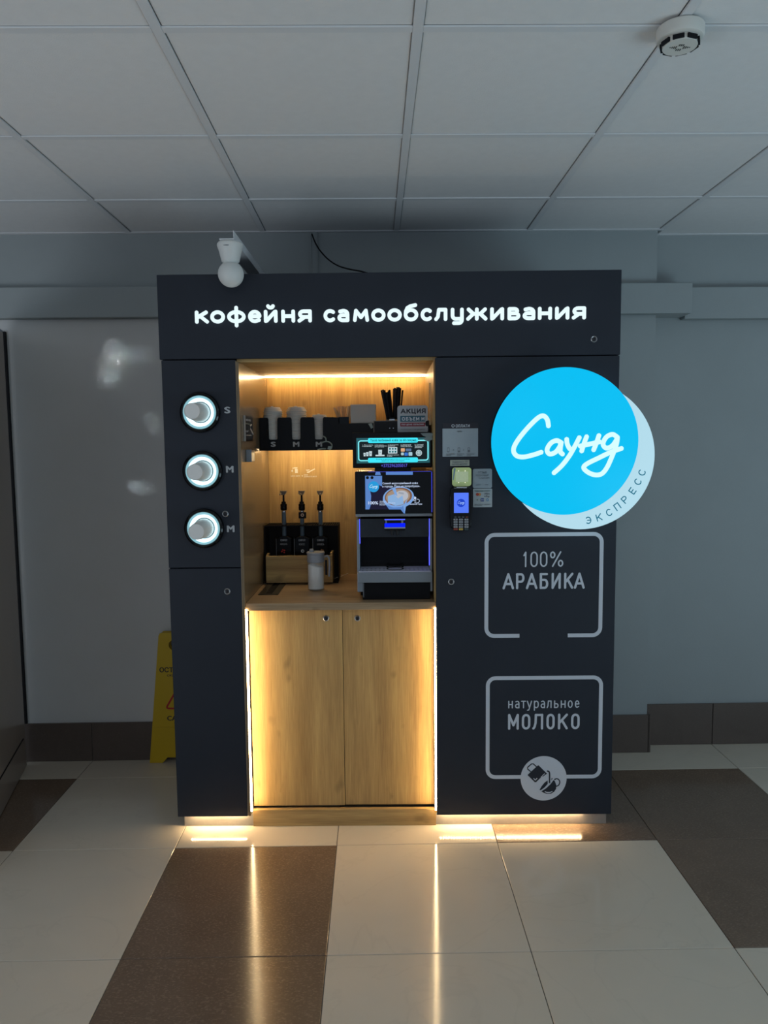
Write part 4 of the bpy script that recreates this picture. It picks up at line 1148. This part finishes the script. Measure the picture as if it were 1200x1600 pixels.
def cup_icon(u, v0, v1, w):
    x0_, x1_, z0_, z1_ = pxrect(u-w/2, v0, u+w/2, v1, yi)
    MB().prism([(x0_+.001, z0_), (x1_-.001, z0_), (x1_, z1_), (x0_, z1_)], y_-.0006, y_).build('cup_icon', SW, ip)
    xm_ = (x0_+x1_)/2; zm_ = (z0_+z1_)/2
    MB().lathe([(.0016, 0), (.0016, -.0003), (.0001, -.0003)], (xm_, y_-.0007, zm_), 'y', 10).build('cup_icon', ink, ip)
cup_icon(569.7, 707.6, 713, 3.6); cup_icon(574.1, 706.4, 712.8, 4); cup_icon(579, 705, 712.6, 4.6)
cup_icon(594, 702.8, 710.5, 6)
plate('cup_icon', 586.7, 710.6, 600.8, 712.8, y_-.0004, .0004, SW, parent=ip)
plate('menu_icon', 606.3, 698.6, 620.8, 708.6, y_-.0004, .0004, SW, parent=ip)
for r_i in range(2):
    for c_i in range(3):
        u, v = 609.3+c_i*4.3, 701.3+r_i*4.5
        plate('menu_icon', u-1.3, v-1.3, u+1.3, v+1.3, y_-.0008, .0004, ink, parent=ip)
pxtext('lettering', 'выберите крепость\nи объём', 605, 710, 623.5, 713.4, y_, SW, ip, bold=.02, th=.0002)
for u0, v0, u1, v1, c in ((626.3, 700.4, 632.6, 705.6, (.85, .45, .25)), (634, 700.8, 642.6, 705.2, (.12, .2, .35)), (632, 707, 637.5, 712, (.05, .2, .7)), (638.5, 706.4, 644.3, 712, (.45, .7, .8)), (626.6, 707, 631, 711.4, (.5, .7, .75))):
    plate('payment_icon', u0, v0, u1, v1, y_-.0005, .0005, emis('icon_col', c, .8), .002, parent=ip)
x, z = P(654.5, 707.7, y_)
MB().lathe([(.0118, 0), (.0118, -.0004), (.0001, -.0004)], (x, y_-.0002, z), 'y', 24).build('smile_icon', SW, ip)
MB().lathe([(.0088, -.0003), (.0088, 0), (.0070, 0), (.0070, -.0003)], (x, y_-.0007, z), 'y', 24, close=True).tube([(x-.005, y_-.0008, z-.001), (x, y_-.0008, z-.0045), (x+.005, y_-.0008, z-.001)], .0008, 6).tube([(x-.003, y_-.0008, z+.002), (x-.003, y_-.0008, z+.004)], .0008, 6).tube([(x+.003, y_-.0008, z+.002), (x+.003, y_-.0008, z+.004)], .0008, 6).build('smile_icon', ink, ip)
pxtext('lettering', '+375296205017', 595.5, 724.8, 636.5, 730.0, yi-.0002, emis('blue_violet_ink', (.10, .10, .62), .8), ip, bold=.02, th=.0003)
# clear plastic scraps
cf = plain('clear_plastic', (.55, .68, .66), .12, alpha=.6)
b = MB()
for st_ in ([(505, 681.5), (509, 684.5), (509.5, 690)], [(502.5, 692), (506, 690.5), (512, 690), (517, 692.5), (519, 697), (517.5, 701)], [(497, 702.3), (503, 701.2), (508.5, 701)]):
    b.tube([(P(u, v, yo-.012)[0], yo-.012+.004*math.sin(i), P(u, v, yo-.012)[1]) for i, (u, v) in enumerate(catmull(st_, 4))], .0030, 7)
b.prism([P(u, v, yo-.014) for u, v in ((513, 697), (518.5, 697.5), (518, 701.5), (516, 703), (511.5, 701.5))], yo-.016, yo-.014)
o = b.build('film_curl', cf, None, (PX(508, 700, yo), yo-.014, zo0)); tag(o, 'curled scrap of clear plastic by the right-hand M of the organizer', 'plastic scrap')
b = MB().prism([P(u, v, yi-.006) for u, v in ((657, 677), (670, 676.5), (679, 677), (675, 682), (676, 687), (668, 690), (660, 686), (666, 683), (661, 681))], yi-.0075, yi-.0045)
o = b.build('clear_clip', plain('clip_plastic', (.30, .38, .40), .2, alpha=.7), None, (PX(668, 685, yi), yi-.006, PZ(668, 690, yi))); tag(o, 'cloudy clear plastic clip under the promo plaque', 'clip')
b = MB().prism([P(u, v, yo-.006) for u, v in ((575, 662), (581, 661), (583, 668), (580, 670))], yo-.008, yo-.005)
o = b.build('tape_scrap', cf, None, (PX(579, 665, yo), yo-.006, PZ(579, 670, yo))); tag(o, 'small shiny tape scrap left of the black service box', 'tape')

# ------------------------------------------------------------------ coffee machine
ym = .060
mx0, mx1 = PX(557.5, 850, ym), NR-.004
MZ = TOPZ+.0006
cm = thing('coffee_machine', 'automatic coffee machine with touch screen, blue lights and drip tray', 'coffee machine', ((mx0+mx1)/2, .28, MZ))
yback = .50
ztd = PZ(617, 736.5, ym); zbd = PZ(617, 803.5, ym)
# head with display
MB().box(mx0-.004, mx1, ym+.004, ym+.22, zbd-.010, ztd, .004).build('machine_head', M['black'], cm)
xa, xb, za, zb_ = pxrect(555, 736.5, 679.5, 802.5, ym)
xb = mx1
MB().prism(rrect(xa, xb, za, zb_, .003, 3), ym, ym+.0038).build('display_glass', M['gloss_black'], cm)
MB().box(xa, xb, ym-.0006, ym+.010, za-.0115, za-.0004, .002).build('chrome_band', M['steel'], cm)
BE = emis('blue_edge', (.06, .08, .85), .9)
MB().box(xb-.0030, xb-.0006, ym-.0010, ym-.0001, za+.004, zb_-.003).box(xa+.05, xb-.004, ym-.0010, ym-.0001, zb_-.0018, zb_-.0004).build('blue_edge_light', BE, cm)
# body: side frames, rear body, top of recess
zt0 = PZ(617, 811, ym)
ztr = PZ(617, 893.5, ym); ztr0 = PZ(617, 909.5, ym)
MB().box(mx0, mx0+.010, ym+.012, ym+.20, MZ+.028, zt0, .002).build('side_frame', M['steel'], cm)
MB().box(mx1-.010, mx1, ym+.012, ym+.20, MZ+.028, zt0, .002).build('side_frame', M['steel'], cm)
MB().box(mx0, mx1, ym+.205, yback, MZ+.02, ztd-.004, .003).build('rear_body', M['black'], cm)
zf = PZ(617, 839, ym+.02)
MB().box(mx0+.012, mx1-.012, ym+.018, ym+.10, zf, zt0, .001).build('film_covered_panel', plain('film_panel', (.018, .022, .028), .12, noise=.5, nscale=22, bump=.6, bscale=14), cm)
MB().box(mx0+.011, mx1-.011, ym+.120, ym+.200, ztr, zf+.03).build('splash_back', M['black'], cm)
BL = emis('blue_light', (.06, .07, .90), 2.6)
MB().box(mx0+.0102, mx0+.0125, ym+.020, ym+.026, PZ(617, 850, ym), zt0-.002).build('blue_side_light', BL, cm)
MB().box(mx1-.0125, mx1-.0102, ym+.020, ym+.026, PZ(617, 885, ym), zt0-.002).build('blue_side_light', BL, cm)
# spout
xa, xb, za, zb_ = pxrect(600.5, 810.5, 633.5, 829, ym-.012)
sp = MB().box(xa, xb, ym-.012, ym+.016, za, zb_, .003).build('spout_block', M['gloss_black'], cm)
h = (zb_-za)
MB().box(xa+.001, xb-.001, ym-.0138, ym-.0123, zb_-h*.12, zb_-.001).build('spout_light', emis('spout_blue', (.10, .14, .95), 1.0), sp)
MB().box(xa+.001, xb-.001, ym-.0150, ym-.0123, za+h*.30, za+h*.62, .0006).build('spout_light', emis('spout_deep_blue', (.0, .01, .95), 1.3), sp)
MB().box(xa+.0005, xb-.0005, ym-.0145, ym-.0123, za+h*.18, za+h*.28).build('spout_trim', M['chrome'], sp)
MB().box(xa+.004, xa+.010, ym-.0140, ym-.0123, za+h*.63, za+h*.86).build('spout_trim', M['steel'], sp)
MB().box(xb-.016, xb-.008, ym-.0140, ym-.0123, za+h*.63, za+h*.86).build('spout_trim', M['steel'], sp)
xc = (xa+xb)/2
MB().lathe([(.007, 0), (.0055, -.020), (.0001, -.020)], (xc-.010, ym+.004, za+.001), 'z', 16).lathe([(.007, 0), (.0055, -.020), (.0001, -.020)], (xc+.010, ym+.004, za+.001), 'z', 16).build('nozzles', M['black'], sp)
# drip tray
MB().box(mx0+.001, mx1-.001, ym-.012, ym+.118, ztr0, ztr, .002).build('drip_tray', M['steel'], cm)
gt = MB().box(mx0+.006, mx1-.006, ym-.008, ym+.116, ztr+.0003, ztr+.0028, .0006, 1).build('tray_grid', plain('tray_top', (.74, .74, .86), .4), cm)
nsl = 16
for i in range(nsl):
    xx = mx0+.020+(mx1-mx0-.040)*i/(nsl-1)
    if abs(xx-xc) < .030: continue
    MB().box(xx-.0035, xx+.0035, ym+.020, ym+.0225, ztr+.0029, ztr+.0033).box(xx-.0035, xx+.0035, ym+.060, ym+.0625, ztr+.0029, ztr+.0033).build('grid_slot', M['matt_black'], cm)
b = MB().lathe([(.034, 0), (.034, .0012), (.028, .0012), (.028, 0)], (xc, ym+.055, ztr+.0032), 'z', 32, close=True)
b.build('cup_ring', M['matt_black'], cm)
MB().box(xc-.034, xc-.026, ym+.085, ym+.112, ztr+.0032, ztr+.012, .002).box(xc+.026, xc+.034, ym+.085, ym+.112, ztr+.0032, ztr+.012, .002).box(xc-.030, xc+.030, ym+.098, ym+.112, ztr+.0032, ztr+.0095, .002).build('cup_stop', M['black'], cm)
# base and feet
yb0 = .062
MB().box(PX(567, 925, yb0), PX(672.5, 925, yb0), yb0, ym+.204, MZ, ztr0-.0005, .002).build('base_drawer', M['black'], cm)
for xa_, xb_ in ((mx0, mx0+.022), (mx1-.022, mx1)):
    MB().box(xa_, xb_, ym+.004, ym+.010, PZ(560, 925, ym), ztr0-.0005, .001).build('front_leg', M['steel'], cm)
MB().lathe([(.012, 0), (.012, .020), (.0001, .020)], (mx0+.020, ym+.10, MZ), 'z', 16).lathe([(.012, 0), (.012, .020), (.0001, .020)], (mx0+.02, yback-.04, MZ), 'z', 16).lathe([(.012, 0), (.012, .020), (.0001, .020)], (mx1-.02, yback-.04, MZ), 'z', 16).build('feet', M['black'], cm)
xg = PX(568.4, 925, yb0)
MB().box(xg-.0012, xg+.0006, yb0-.0012, yb0-.0002, MZ+.010, ztr0-.002).build('drawer_edge', M['steel'], cm)
# picture on the display
yd = ym-.0002
BLU = emis('picture_blue', (.11, .25, .62), .85)
DKB = emis('picture_dark', (.012, .010, .035), .8)
def dpx(pts, mt, dy=0.0, nm='screen_picture'):
    return MB().prism([P(u, v, yd) for u, v in pts], yd-.0002-dy, yd-dy).build(nm, mt, cm)
dpx([(570.5, 743.5), (597, 743.5), (597, 760), (620, 760), (620, 796), (603, 796), (571, 796)], DKB)
dpx([(570.5, 743.5), (597, 743.5), (597, 760), (590, 757), (580, 756), (578, 765), (580, 775), (579, 790), (577, 796), (571, 796)], BLU, .0003)
dpx([(587.5, 736.8), (593.5, 736.8), (595, 742), (586, 742)], BLU)
dpx([(603, 737), (645, 737), (645, 741.8), (603, 741.8)], BLU)
for u in (574.2, 581.3):
    x, z = P(u, 746.3, yd)
    MB().lathe([(.0058, 0), (.0058, -.0002), (.0001, -.0002)], (x, yd-.0006, z), 'y', 20).build('screen_picture', M['gloss_black'], cm)
def ell(u, v, a, b_, rot=0, n=28):
    r0 = math.radians(rot)
    return [(u+a*math.cos(2*math.pi*i/n)*math.cos(r0)-b_*math.sin(2*math.pi*i/n)*math.sin(r0), v+a*math.cos(2*math.pi*i/n)*math.sin(r0)+b_*math.sin(2*math.pi*i/n)*math.cos(r0)) for i in range(n)]
PB = emis('picture_pale', (.20, .38, .75), .9)
dpx(ell(622.5, 777.5, 24.5, 17, -8), PB, .0006)
dpx(ell(622.5, 776, 21.5, 14, -8), emis('coffee_brown', (.24, .12, .07), .8), .0009)
dpx(ell(622, 776, 19, 12, -8), emis('coffee_tan', (.42, .30, .22), .8), .0012)
dpx(ell(627, 775, 11, 8.5, -8), emis('milk_pale', (.50, .52, .58), .85), .0015)
dpx([(606, 775), (616, 772), (622, 779), (629, 774), (631, 788), (618, 790), (606, 786)], emis('milk_blue', (.26, .44, .72), .9), .0018)
dpx([(612, 762), (618, 763), (621, 775), (617, 773)], PB, .0021)
dpx([(603, 789), (615, 793), (628, 792), (632, 788), (633, 802.3), (631, 802.3), (626, 796), (608, 796)], BLU, .0021)
dpx([(630, 790), (636, 780), (632.5, 802)], PB, .0024)
for u0 in (0, 1, 2):
    x, z = P(624.2+u0*2.6, 770+u0*.5, yd)
    MB().lathe([(.0032, 0), (.0032, -.0002), (.0022, -.0002), (.0022, 0)], (x, yd-.0019, z), 'y', 14, close=True).build('screen_picture', emis('swirl_ink', (.12, .2, .3), .6), cm)
x, z = P(583.8, 760.5, yd)
MB().lathe([(.0208, 0), (.0208, -.0003), (.0001, -.0003)], (x, yd-.0008, z), 'y', 32).build('screen_logo', emis('logo_cyan', (.02, .33, .72), .9), cm)
mini_logo(x, z, .000033, yd-.0013, .0009, emis('logo_ink', (.5, .78, .95), .9), cm, 'screen_logo')
TW = emis('screen_text_white', (.60, .70, .92), .85)
pxtext('lettering', 'Самый недооценённый кофе', 597.5, 753.2, 653, 757.2, yd-.0028, TW, cm, bold=.02, th=.0002)
pxtext('lettering', 'в городе. Пока не попробуешь.', 597.5, 758, 656.5, 762.2, yd-.0028, TW, cm, bold=.02, th=.0002)
pxtext('lettering', '100%', 575.3, 783.3, 591, 788.3, yd-.0028, TW, cm, bold=.03, th=.0002)
pxtext('lettering', 'Арабика\nСвежесть обжарки\nВкусно', 593, 782.3, 617.5, 790, yd-.0028, TW, cm, bold=.02, th=.0002)
pxtext('lettering', 'нажми на экран', 640.5, 786.8, 659.5, 789.2, yd-.0028, TW, cm, bold=.02, th=.0002)
hx = lambda u, v: (P(u, v, yd)[0], yd-.0006, P(u, v, yd)[1])
MB().tube([hx(*p) for p in catmull([(650, 783), (645.5, 781.5), (648, 779.5), (649.5, 781), (648, 777), (647.5, 776)], 4)], .0011, 6).tube([hx(*p) for p in catmull([(651, 780), (654.5, 780.5), (655, 784), (651.5, 786), (648, 785)], 4)], .0011, 6).build('hand_icon', TW, cm)
x, z = P(648.6, 778, yd)
MB().lathe([(.0045, 0), (.0045, -.0003), (.0001, -.0003)], (x, yd-.0006, z), 'y', 16).build('hand_icon', TW, cm)

# ------------------------------------------------------------------ syrup rack
yr = .455
rx0, rx1 = PX(411.5, 870, yr), PX(529, 870, yr)
rx0 = max(rx0, NL+.003)
rk = thing('syrup_rack', 'black syrup rack with an oak trough at the back left of the worktop', 'rack', ((rx0+rx1)/2, yr+.05, MZ))
zr1 = PZ(470, 822.5, yr)
MB().box(rx0, rx1, yr+.115, yr+.119, MZ, zr1, .001).box(rx0, rx0+.003, yr, yr+.1145, MZ, zr1, .0008).box(rx1-.003, rx1, yr, yr+.1145, MZ, zr1, .0008).build('rack_frame', M['matt_black'], rk)
b = MB().box(rx0, rx1, yr, yr+.005, zr1, zr1+.004).box(rx0, rx1, yr+.112, yr+.119, zr1+.0003, zr1+.004)
for i in range(34):
    xx = rx0+.003+(rx1-rx0-.006)*i/33
    b.box(xx-.0022, xx+.0022, yr+.005, yr+.112, zr1+.001, zr1+.004)
b.build('slotted_top', M['matt_black'], rk)
MB().box(rx0, rx1, yr-.040, yr+.119, MZ, MZ+.003).build('rack_base', M['matt_black'], rk)
bx0_, bx1_ = PX(415.5, 885, yr-.055), PX(519.5, 885, yr-.055)
zb1 = PZ(470, 868.5, yr-.055)
tg = thing('oak_trough', 'low oak trough in front of the black syrup rack', 'trough', ((bx0_+bx1_)/2, yr-.05, MZ+.0035))
zz = MZ+.0038
b = MB().box(bx0_, bx1_, yr-.055, yr-.043, zz+.002, zb1, .0008, 1)
b.build('trough_front', M['oak_h'], tg)
MB().box(bx1_-.010, bx1_, yr-.0425, yr+.045, zz, zb1+.010, .0008, 1).build('trough_side', M['oak_h'], tg)
MB().box(bx0_, bx0_+.010, yr-.0425, yr-.001, zz, zb1+.006, .0008, 1).build('trough_side', M['oak_h'], tg)
# pouches and pumps
labs = ['black syrup pouch with red fruit print and pump, left in the rack', 'black syrup pouch with coconut print and pump, middle of the rack', 'black syrup pouch with pump, right in the rack behind the jar']
words = ['МИНДАЛЬ', 'КОКОС', 'КАРАМЕЛЬ']
for i, (u, w) in enumerate(((443.5, words[0]), (471.8, words[1]), (500.8, words[2]))):
    ypch = yr+.030
    x = PX(u, 850, ypch)
    t = thing('syrup_pouch', labs[i], 'syrup pouch', (x, ypch+.02, zz+.001), 'syrup pouches in the rack')
    hw_ = .0335; zt3 = PZ(u, 838, ypch)
    MB().prism([(x-hw_, zz+.001), (x+hw_, zz+.001), (x+hw_, zt3-.010), (x+.016, zt3), (x-.016, zt3), (x-hw_, zt3-.010)], ypch, ypch+.045, .004).build('pouch', M['black'], t)
    MB().box(x-hw_-.0020, x-hw_-.0004, ypch+.010, ypch+.034, zz+.004, zt3-.012).build('side_seam', M['print_grey'], t)
    pxtext('lettering', 'СИРОП', u-5.2, 842.4, u+5.2, 845.6, ypch-.0003, M['print_grey'], t, bold=.01)
    pxtext('lettering', w, u-(5.5+i % 2*-1), 848.8, u+(5.5+i % 2*-1), 852, ypch-.0003, M['print_dim'], t, bold=0)
    cx_, cz_ = P(u+(-1, 1, 2)[i], 861, ypch)
    if i == 1:
        MB().lathe([(.0072, 0), (.0072, -.0003), (.0001, -.0003)], (cx_, ypch-.0002, cz_), 'y', 20).build('fruit_print', M['print_white'], t)
        MB().lathe([(.0040, 0), (.0040, -.0003), (.0001, -.0003)], (cx_+.001, ypch-.0006, cz_), 'y', 20).build('fruit_print', M['print_mid'], t)
    else:
        b = MB()
        for dx, dz in ((-.006, -.002), (.004, -.006), (.006, .003), (-.001, .005)):
            b.lathe([(.0036, 0), (.0036, -.0003), (.0001, -.0003)], (cx_+dx, ypch-.0002, cz_+dz), 'y', 12)
        b.build('fruit_print', M['red'] if i == 0 else plain('caramel_print', (.4, .2, .08), .5), t)
    yq_ = ypch+.0225
    def zq(v): return PZ(u, v, yq_)
    zA = zq(822)
    MB().lathe([(.0095, zt3-.001), (.0095, zq(799))], (x, yq_, 0), 'z', 16).build('pump_tube', plain('blue_grey_tube', (.10, .15, .20), .3), t)
    MB().lathe([(.0108, zq(800)), (.0108, zq(798))], (x, yq_, 0), 'z', 18).build('metal_ring', M['chrome'], t)
    zc0, zc1_ = zq(797.5), zq(783.5)
    d = zc1_-zc0
    MB().lathe([(.0115, zc0), (.0145, zc0+d*.12), (.0145, zc0+d*.40), (.0138, zc0+d*.44), (.0145, zc0+d*.48), (.0145, zc0+d*.70), (.0100, zc0+d*.76), (.0095, zc0+d*.98), (.0060, zc0+d)], (x, yq_, 0), 'z', 24).build('pump_collar', M['black'], t)
    MB().lathe([(.0048, zc1_+.0002), (.0040, zq(772.5))], (x, yq_, 0), 'z', 12).build('pump_stem', M['black'], t)
    zh = zq(770)
    hb_ = MB().prism([(x-.0135, zh+.009), (x+.0135, zh+.009), (x+.0130, zh+.002), (x+.007, zh-.009), (x-.007, zh-.009), (x-.0130, zh+.002)], yq_-.012, yq_+.012, .002)
    hb_.tube([(x-(.010 if i < 2 else -.002), yq_-.012, zh-.002), (x-(.012 if i == 0 else -.004), yq_-.030, zh-.006)], .0032, 8)
    hb_.build('pump_head', plain('smoke_plastic', (.16, .13, .10), .3), t)
    if i == 1:
        xt, xt1, zt4, zt5 = pxrect(466.5, 800.2, 478.5, 810, yq_-.013)
        tg2 = MB().box(xt, xt1, yq_-.014, yq_-.0105, zt4, zt5, .0006, 1).build('hanging_tag', M['matt_black'], t)
        MB().lathe([(.0075, -.0003), (.0075, 0), (.0035, 0), (.0035, -.0003)], ((xt+xt1)/2, yq_-.0142, (zt4+zt5)/2+.001), 'y', 16, close=True).build('tag_print', plain('cream_print', (.55, .42, .34), .5), t)

# sugar jar
yj = .275
jx = PX(493.6, 890, yj)
jar = thing('sugar_jar', 'glass sugar jar with grey lid and handle on the worktop', 'jar', (jx, yj, MZ))
zj0, zj1 = MZ, PZ(493, 878, yj)
rj = .0345
MB().lathe([(.0001, zj0), (rj-.003, zj0), (rj, zj0+.003), (rj, zj1), (rj-.0022, zj1), (rj-.0022, zj0+.006), (.0001, zj0+.005)], (jx, yj, 0), 'z', 48).build('glass_body', M['glass'], jar)
zs = PZ(493, 886, yj)
b = MB(); n = 40; ri = rj-.0026
bm = b.bm
bot = [bm.verts.new((jx+ri*math.cos(2*math.pi*i/n), yj+ri*math.sin(2*math.pi*i/n), zj0+.0064)) for i in range(n)]
ringT = []
for f_ in (1.0, .66, .33):
    ring = []
    for i in range(n):
        a_ = 2*math.pi*i/n; xx, yy_ = ri*f_*math.cos(a_), ri*f_*math.sin(a_)
        hgt = zs+.004+.013*math.exp(-((xx+.012)**2+(yy_+.01)**2)/(.016**2))-.10*xx
        ring.append(bm.verts.new((jx+xx, yj+yy_, hgt)))
    ringT.append(ring)
ctr = bm.verts.new((jx, yj, zs+.012))
bm.faces.new(bot)
for A, B in ((bot, ringT[0]), (ringT[0], ringT[1]), (ringT[1], ringT[2])):
    for i in range(n): bm.faces.new((A[i], A[(i+1) % n], B[(i+1) % n], B[i]))
for i in range(n): bm.faces.new((ringT[2][i], ringT[2][(i+1) % n], ctr))
bmesh.ops.recalc_face_normals(bm, faces=bm.faces)
for f_ in bm.faces: f_.smooth = len(f_.verts) < 5
so = b.build('sugar', M['sugar'], jar); so['kind'] = 'stuff'
zl1 = PZ(493, 862.5, yj)
MB().lathe([(rj-.001, zj1+.0004), (rj+.0012, zj1+.002), (rj+.0012, zl1-.008), (rj+.003, zl1-.006), (rj+.003, zl1-.001), (rj+.001, zl1+.001), (.0001, zl1+.001)], (jx, yj, 0), 'z', 48).build('lid', M['jar_grey'], jar)
kx = PX(487, 860, yj)
MB().lathe([(.0100, zl1+.0012), (.0095, zl1+.008), (.007, zl1+.0135), (.0001, zl1+.0145)], (kx, yj-.004, 0), 'z', 20).build('pour_spout', M['jar_grey'], jar)
hz0, hz1 = PZ(512, 902, yj), PZ(512, 869, yj)
b = MB().tube(catmull([(jx+rj, yj, hz1-.004), (jx+rj+.014, yj, hz1+.001), (jx+rj+.0215, yj, hz1-.014), (jx+rj+.022, yj, hz1-.050), (jx+rj+.020, yj, hz0+.006)], 6), .0042, 10)
b.build('handle', M['jar_grey'], jar)
MB().box(jx+rj+.004, jx+rj+.0125, yj-.001, yj+.001, hz0+.010, hz1-.016).build('handle_label', M['matt_black'], jar)
for i in range(6):
    x_, z_ = P(495.5, 898+i*3.6, yj-rj-.0005)
    MB().lathe([(.0012, 0), (.0009, -.0006), (.0001, -.0007)], (x_, yj-rj-.0003, z_), 'y', 10).build('level_dot', M['print_white'], jar)

# waste slot let into the worktop
def flp(u, v, z=TOPZ):
    q_ = floorpt(u, v, z); return (q_.x, q_.y)
q4 = [flp(404.5, 930), flp(436, 930), flp(449, 908), flp(421.5, 907.5)]
xa_, ya_ = q4[0]; xb_ = q4[1][0]; yb_ = q4[2][1]
xa_ = (q4[0][0]+q4[3][0])/2; xb_ = (q4[1][0]+q4[2][0])/2
sl = thing('waste_slot', 'dark metal waste slot let into the left of the worktop', 'waste slot', ((xa_+xb_)/2, (ya_+yb_)/2, TOPZ))
w_ = (xb_-xa_)
pl_m = plain('dark_slot_metal', (.055, .048, .038), .35, metal=.4)
MB().box(xa_, xa_+w_*.33, ya_, yb_, TOPZ+.0003, TOPZ+.0030, .0006, 1).box(xb_-w_*.33, xb_, ya_, yb_, TOPZ+.0003, TOPZ+.0030, .0006, 1).box(xa_+w_*.33, xb_-w_*.33, ya_, ya_+.012, TOPZ+.0003, TOPZ+.0029).box(xa_+w_*.33, xb_-w_*.33, yb_-.010, yb_, TOPZ+.0003, TOPZ+.0029).build('slot_frame', pl_m, sl)
MB().box(xa_+w_*.33, xb_-w_*.33, ya_+.012, yb_-.010, TOPZ+.0003, TOPZ+.0008).build('slot_opening', M['matt_black'], sl)
# white wire beside the trough
wr = MB().tube(catmull([(*flp(523, 904, TOPZ+.003), TOPZ+.0035), (*flp(533, 900.5, TOPZ+.003), TOPZ+.0035), (*flp(545, 895.6, TOPZ+.003), TOPZ+.0035)], 5), .0014, 6).build('thin_wire', M['print_white'], None, (PX(530, 900, .45), .45, TOPZ+.003))
tag(wr, 'thin white wire lying on the worktop right of the trough', 'wire')

# card frame and bracket on the left niche wall
def side_plate(name, ua, ub, v0, v1, th, mt, parent=None, loc=None, off=0.0):
    """plate on the niche's left wall, given by its photograph outline"""
    def yon(u):
        lo, hi = 0, .64
        for _ in range(30):
            md = (lo+hi)/2
            if PX(u, 690, md) < NL+.001: hi = md
            else: lo = md
        # on the left wall, points further back show further right
        return lo
    ya2, yb3 = yon_at(ua), yon_at(ub)
    zlo, zhi = PZ(ua, v1, ya2), PZ(ua, v0, ya2)
    return ya2, yb3, zlo, zhi
def yon_at(u, v=690):
    lo, hi = -.05, .64
    for _ in range(40):
        md = (lo+hi)/2
        x_ = CAM.x + (NL-CAM.x)
        # projected column of the wall point at depth md
        q_ = Vector((NL, md, 1.45))-CAM
        uu = 600+FPX*q_.dot(R2)/q_.dot(FW)
        if uu < u: lo = md
        else: hi = md
    return (lo+hi)/2
ya2, yb3, zlo, zhi = side_plate('x', 382, 394.5, 649, 689.5, .004, None)
fr = thing('framed_card', 'small dark card in a silver edge on the left niche wall', 'card', (NL, (ya2+yb3)/2, zlo))
MB().box(NL+.0004, NL+.004, ya2, yb3, zlo, zhi, .0006, 1).build('card_face', M['black'], fr)
MB().box(NL+.0004, NL+.0075, ya2-.004, ya2-.0003, zlo, zhi, .0006, 1).build('silver_edge', M['alu'], fr)
ht = zhi-zlo
def side_print(s, f0, f1, t0, t1, mt=M['print_dim']):
    me = text_mesh(s, .03, .5)
    co = [w.co.copy() for w in me.vertices]
    ax, bx = min(c.x for c in co), max(c.x for c in co); ay, by = min(c.y for c in co), max(c.y for c in co)
    for w in me.vertices:
        w.co = Vector((NL+.0042+.0004*(w.co.z+.5), ya2+(yb3-ya2)*(f0+(w.co.x-ax)/(bx-ax)*(f1-f0)), zlo+ht*(t0+(w.co.y-ay)/(by-ay)*(t1-t0))))-ORG[fr.name]
    me.materials.clear(); me.materials.append(mt); link('lettering', me, fr, ORG[fr.name])
side_print('МЕНЮ', .15, .75, .80, .88)
side_print('кофе\nчай', .10, .45, .36, .43)
side_print('спасибо', .12, .8, .22, .27)
MB().box(NL+.0042, NL+.0050, ya2+(yb3-ya2)*.1, ya2+(yb3-ya2)*.7, zlo+ht*.67, zlo+ht*.71).build('colour_line', plain('teal_line', (.10, .18, .17), .5), fr)
MB().tube([(NL+.0045, ya2+(yb3-ya2)*.8, zlo+ht*.68), (NL+.0045, ya2+(yb3-ya2)*.62, zlo+ht*.60), (NL+.0045, ya2+(yb3-ya2)*.7, zlo+ht*.48), (NL+.0045, ya2+(yb3-ya2)*.98, zlo+ht*.30)], .003, 6).build('picture', M['print_dim'], fr)
ya2, yb3, zlo, zhi = side_plate('x', 384, 394, 702.5, 722, .004, None)
bk = MB().box(NL+.0004, NL+.022, ya2, ya2+.012, zlo, zhi, .002).box(NL+.0004, NL+.010, ya2+.0125, yb3, zlo, zhi-.003, .002).build('wall_catch', M['steel'], None, (NL, ya2, zlo))
tag(bk, 'small metal catch on the left niche wall below the framed card', 'catch')

# white icons on the niche back
yk = NB-.0004
nb_ = [o for o in kiosk.children if o.name.startswith('niche_back')][0]
def kpx(pts, nm='wall_icon'): MB().prism([P(445+a/20, 720+b2/20, yk) for a, b2 in pts], yk-.0005, yk).build(nm, M['print_white'], nb_)
kpx([(315, 250), (400, 250), (405, 285), (410, 380), (320, 380), (318, 290)])
kpx([(235, 225), (300, 205), (400, 200), (385, 240), (330, 240), (240, 245)])
kpx([(232, 265), (262, 315), (250, 345), (215, 345), (203, 315)])
kpx([(680, 345), (760, 325), (930, 240), (950, 265), (800, 340), (770, 370), (700, 375)])
kpx([(655, 270), (690, 285), (720, 275), (770, 275), (785, 295), (720, 310), (670, 305)])
pxtext('lettering', 'СИРОП СВЕРХУ', 454.5, 742.6, 469, 744.8, yk, M['print_white'], nb_, bold=.03)
pxtext('lettering', 'САХАР\nДОБАВЬТЕ ПО ВКУСУ', 474.8, 741, 495, 746, yk, M['print_white'], nb_, bold=.03)
x, z = P(472.3, 743.6, yk)
MB().lathe([(.0030, 0), (.0030, -.0004), (.0001, -.0004)], (x, yk, z), 'y', 12).build('wall_icon', M['print_white'], nb_)
print('objects', len(SC.objects))
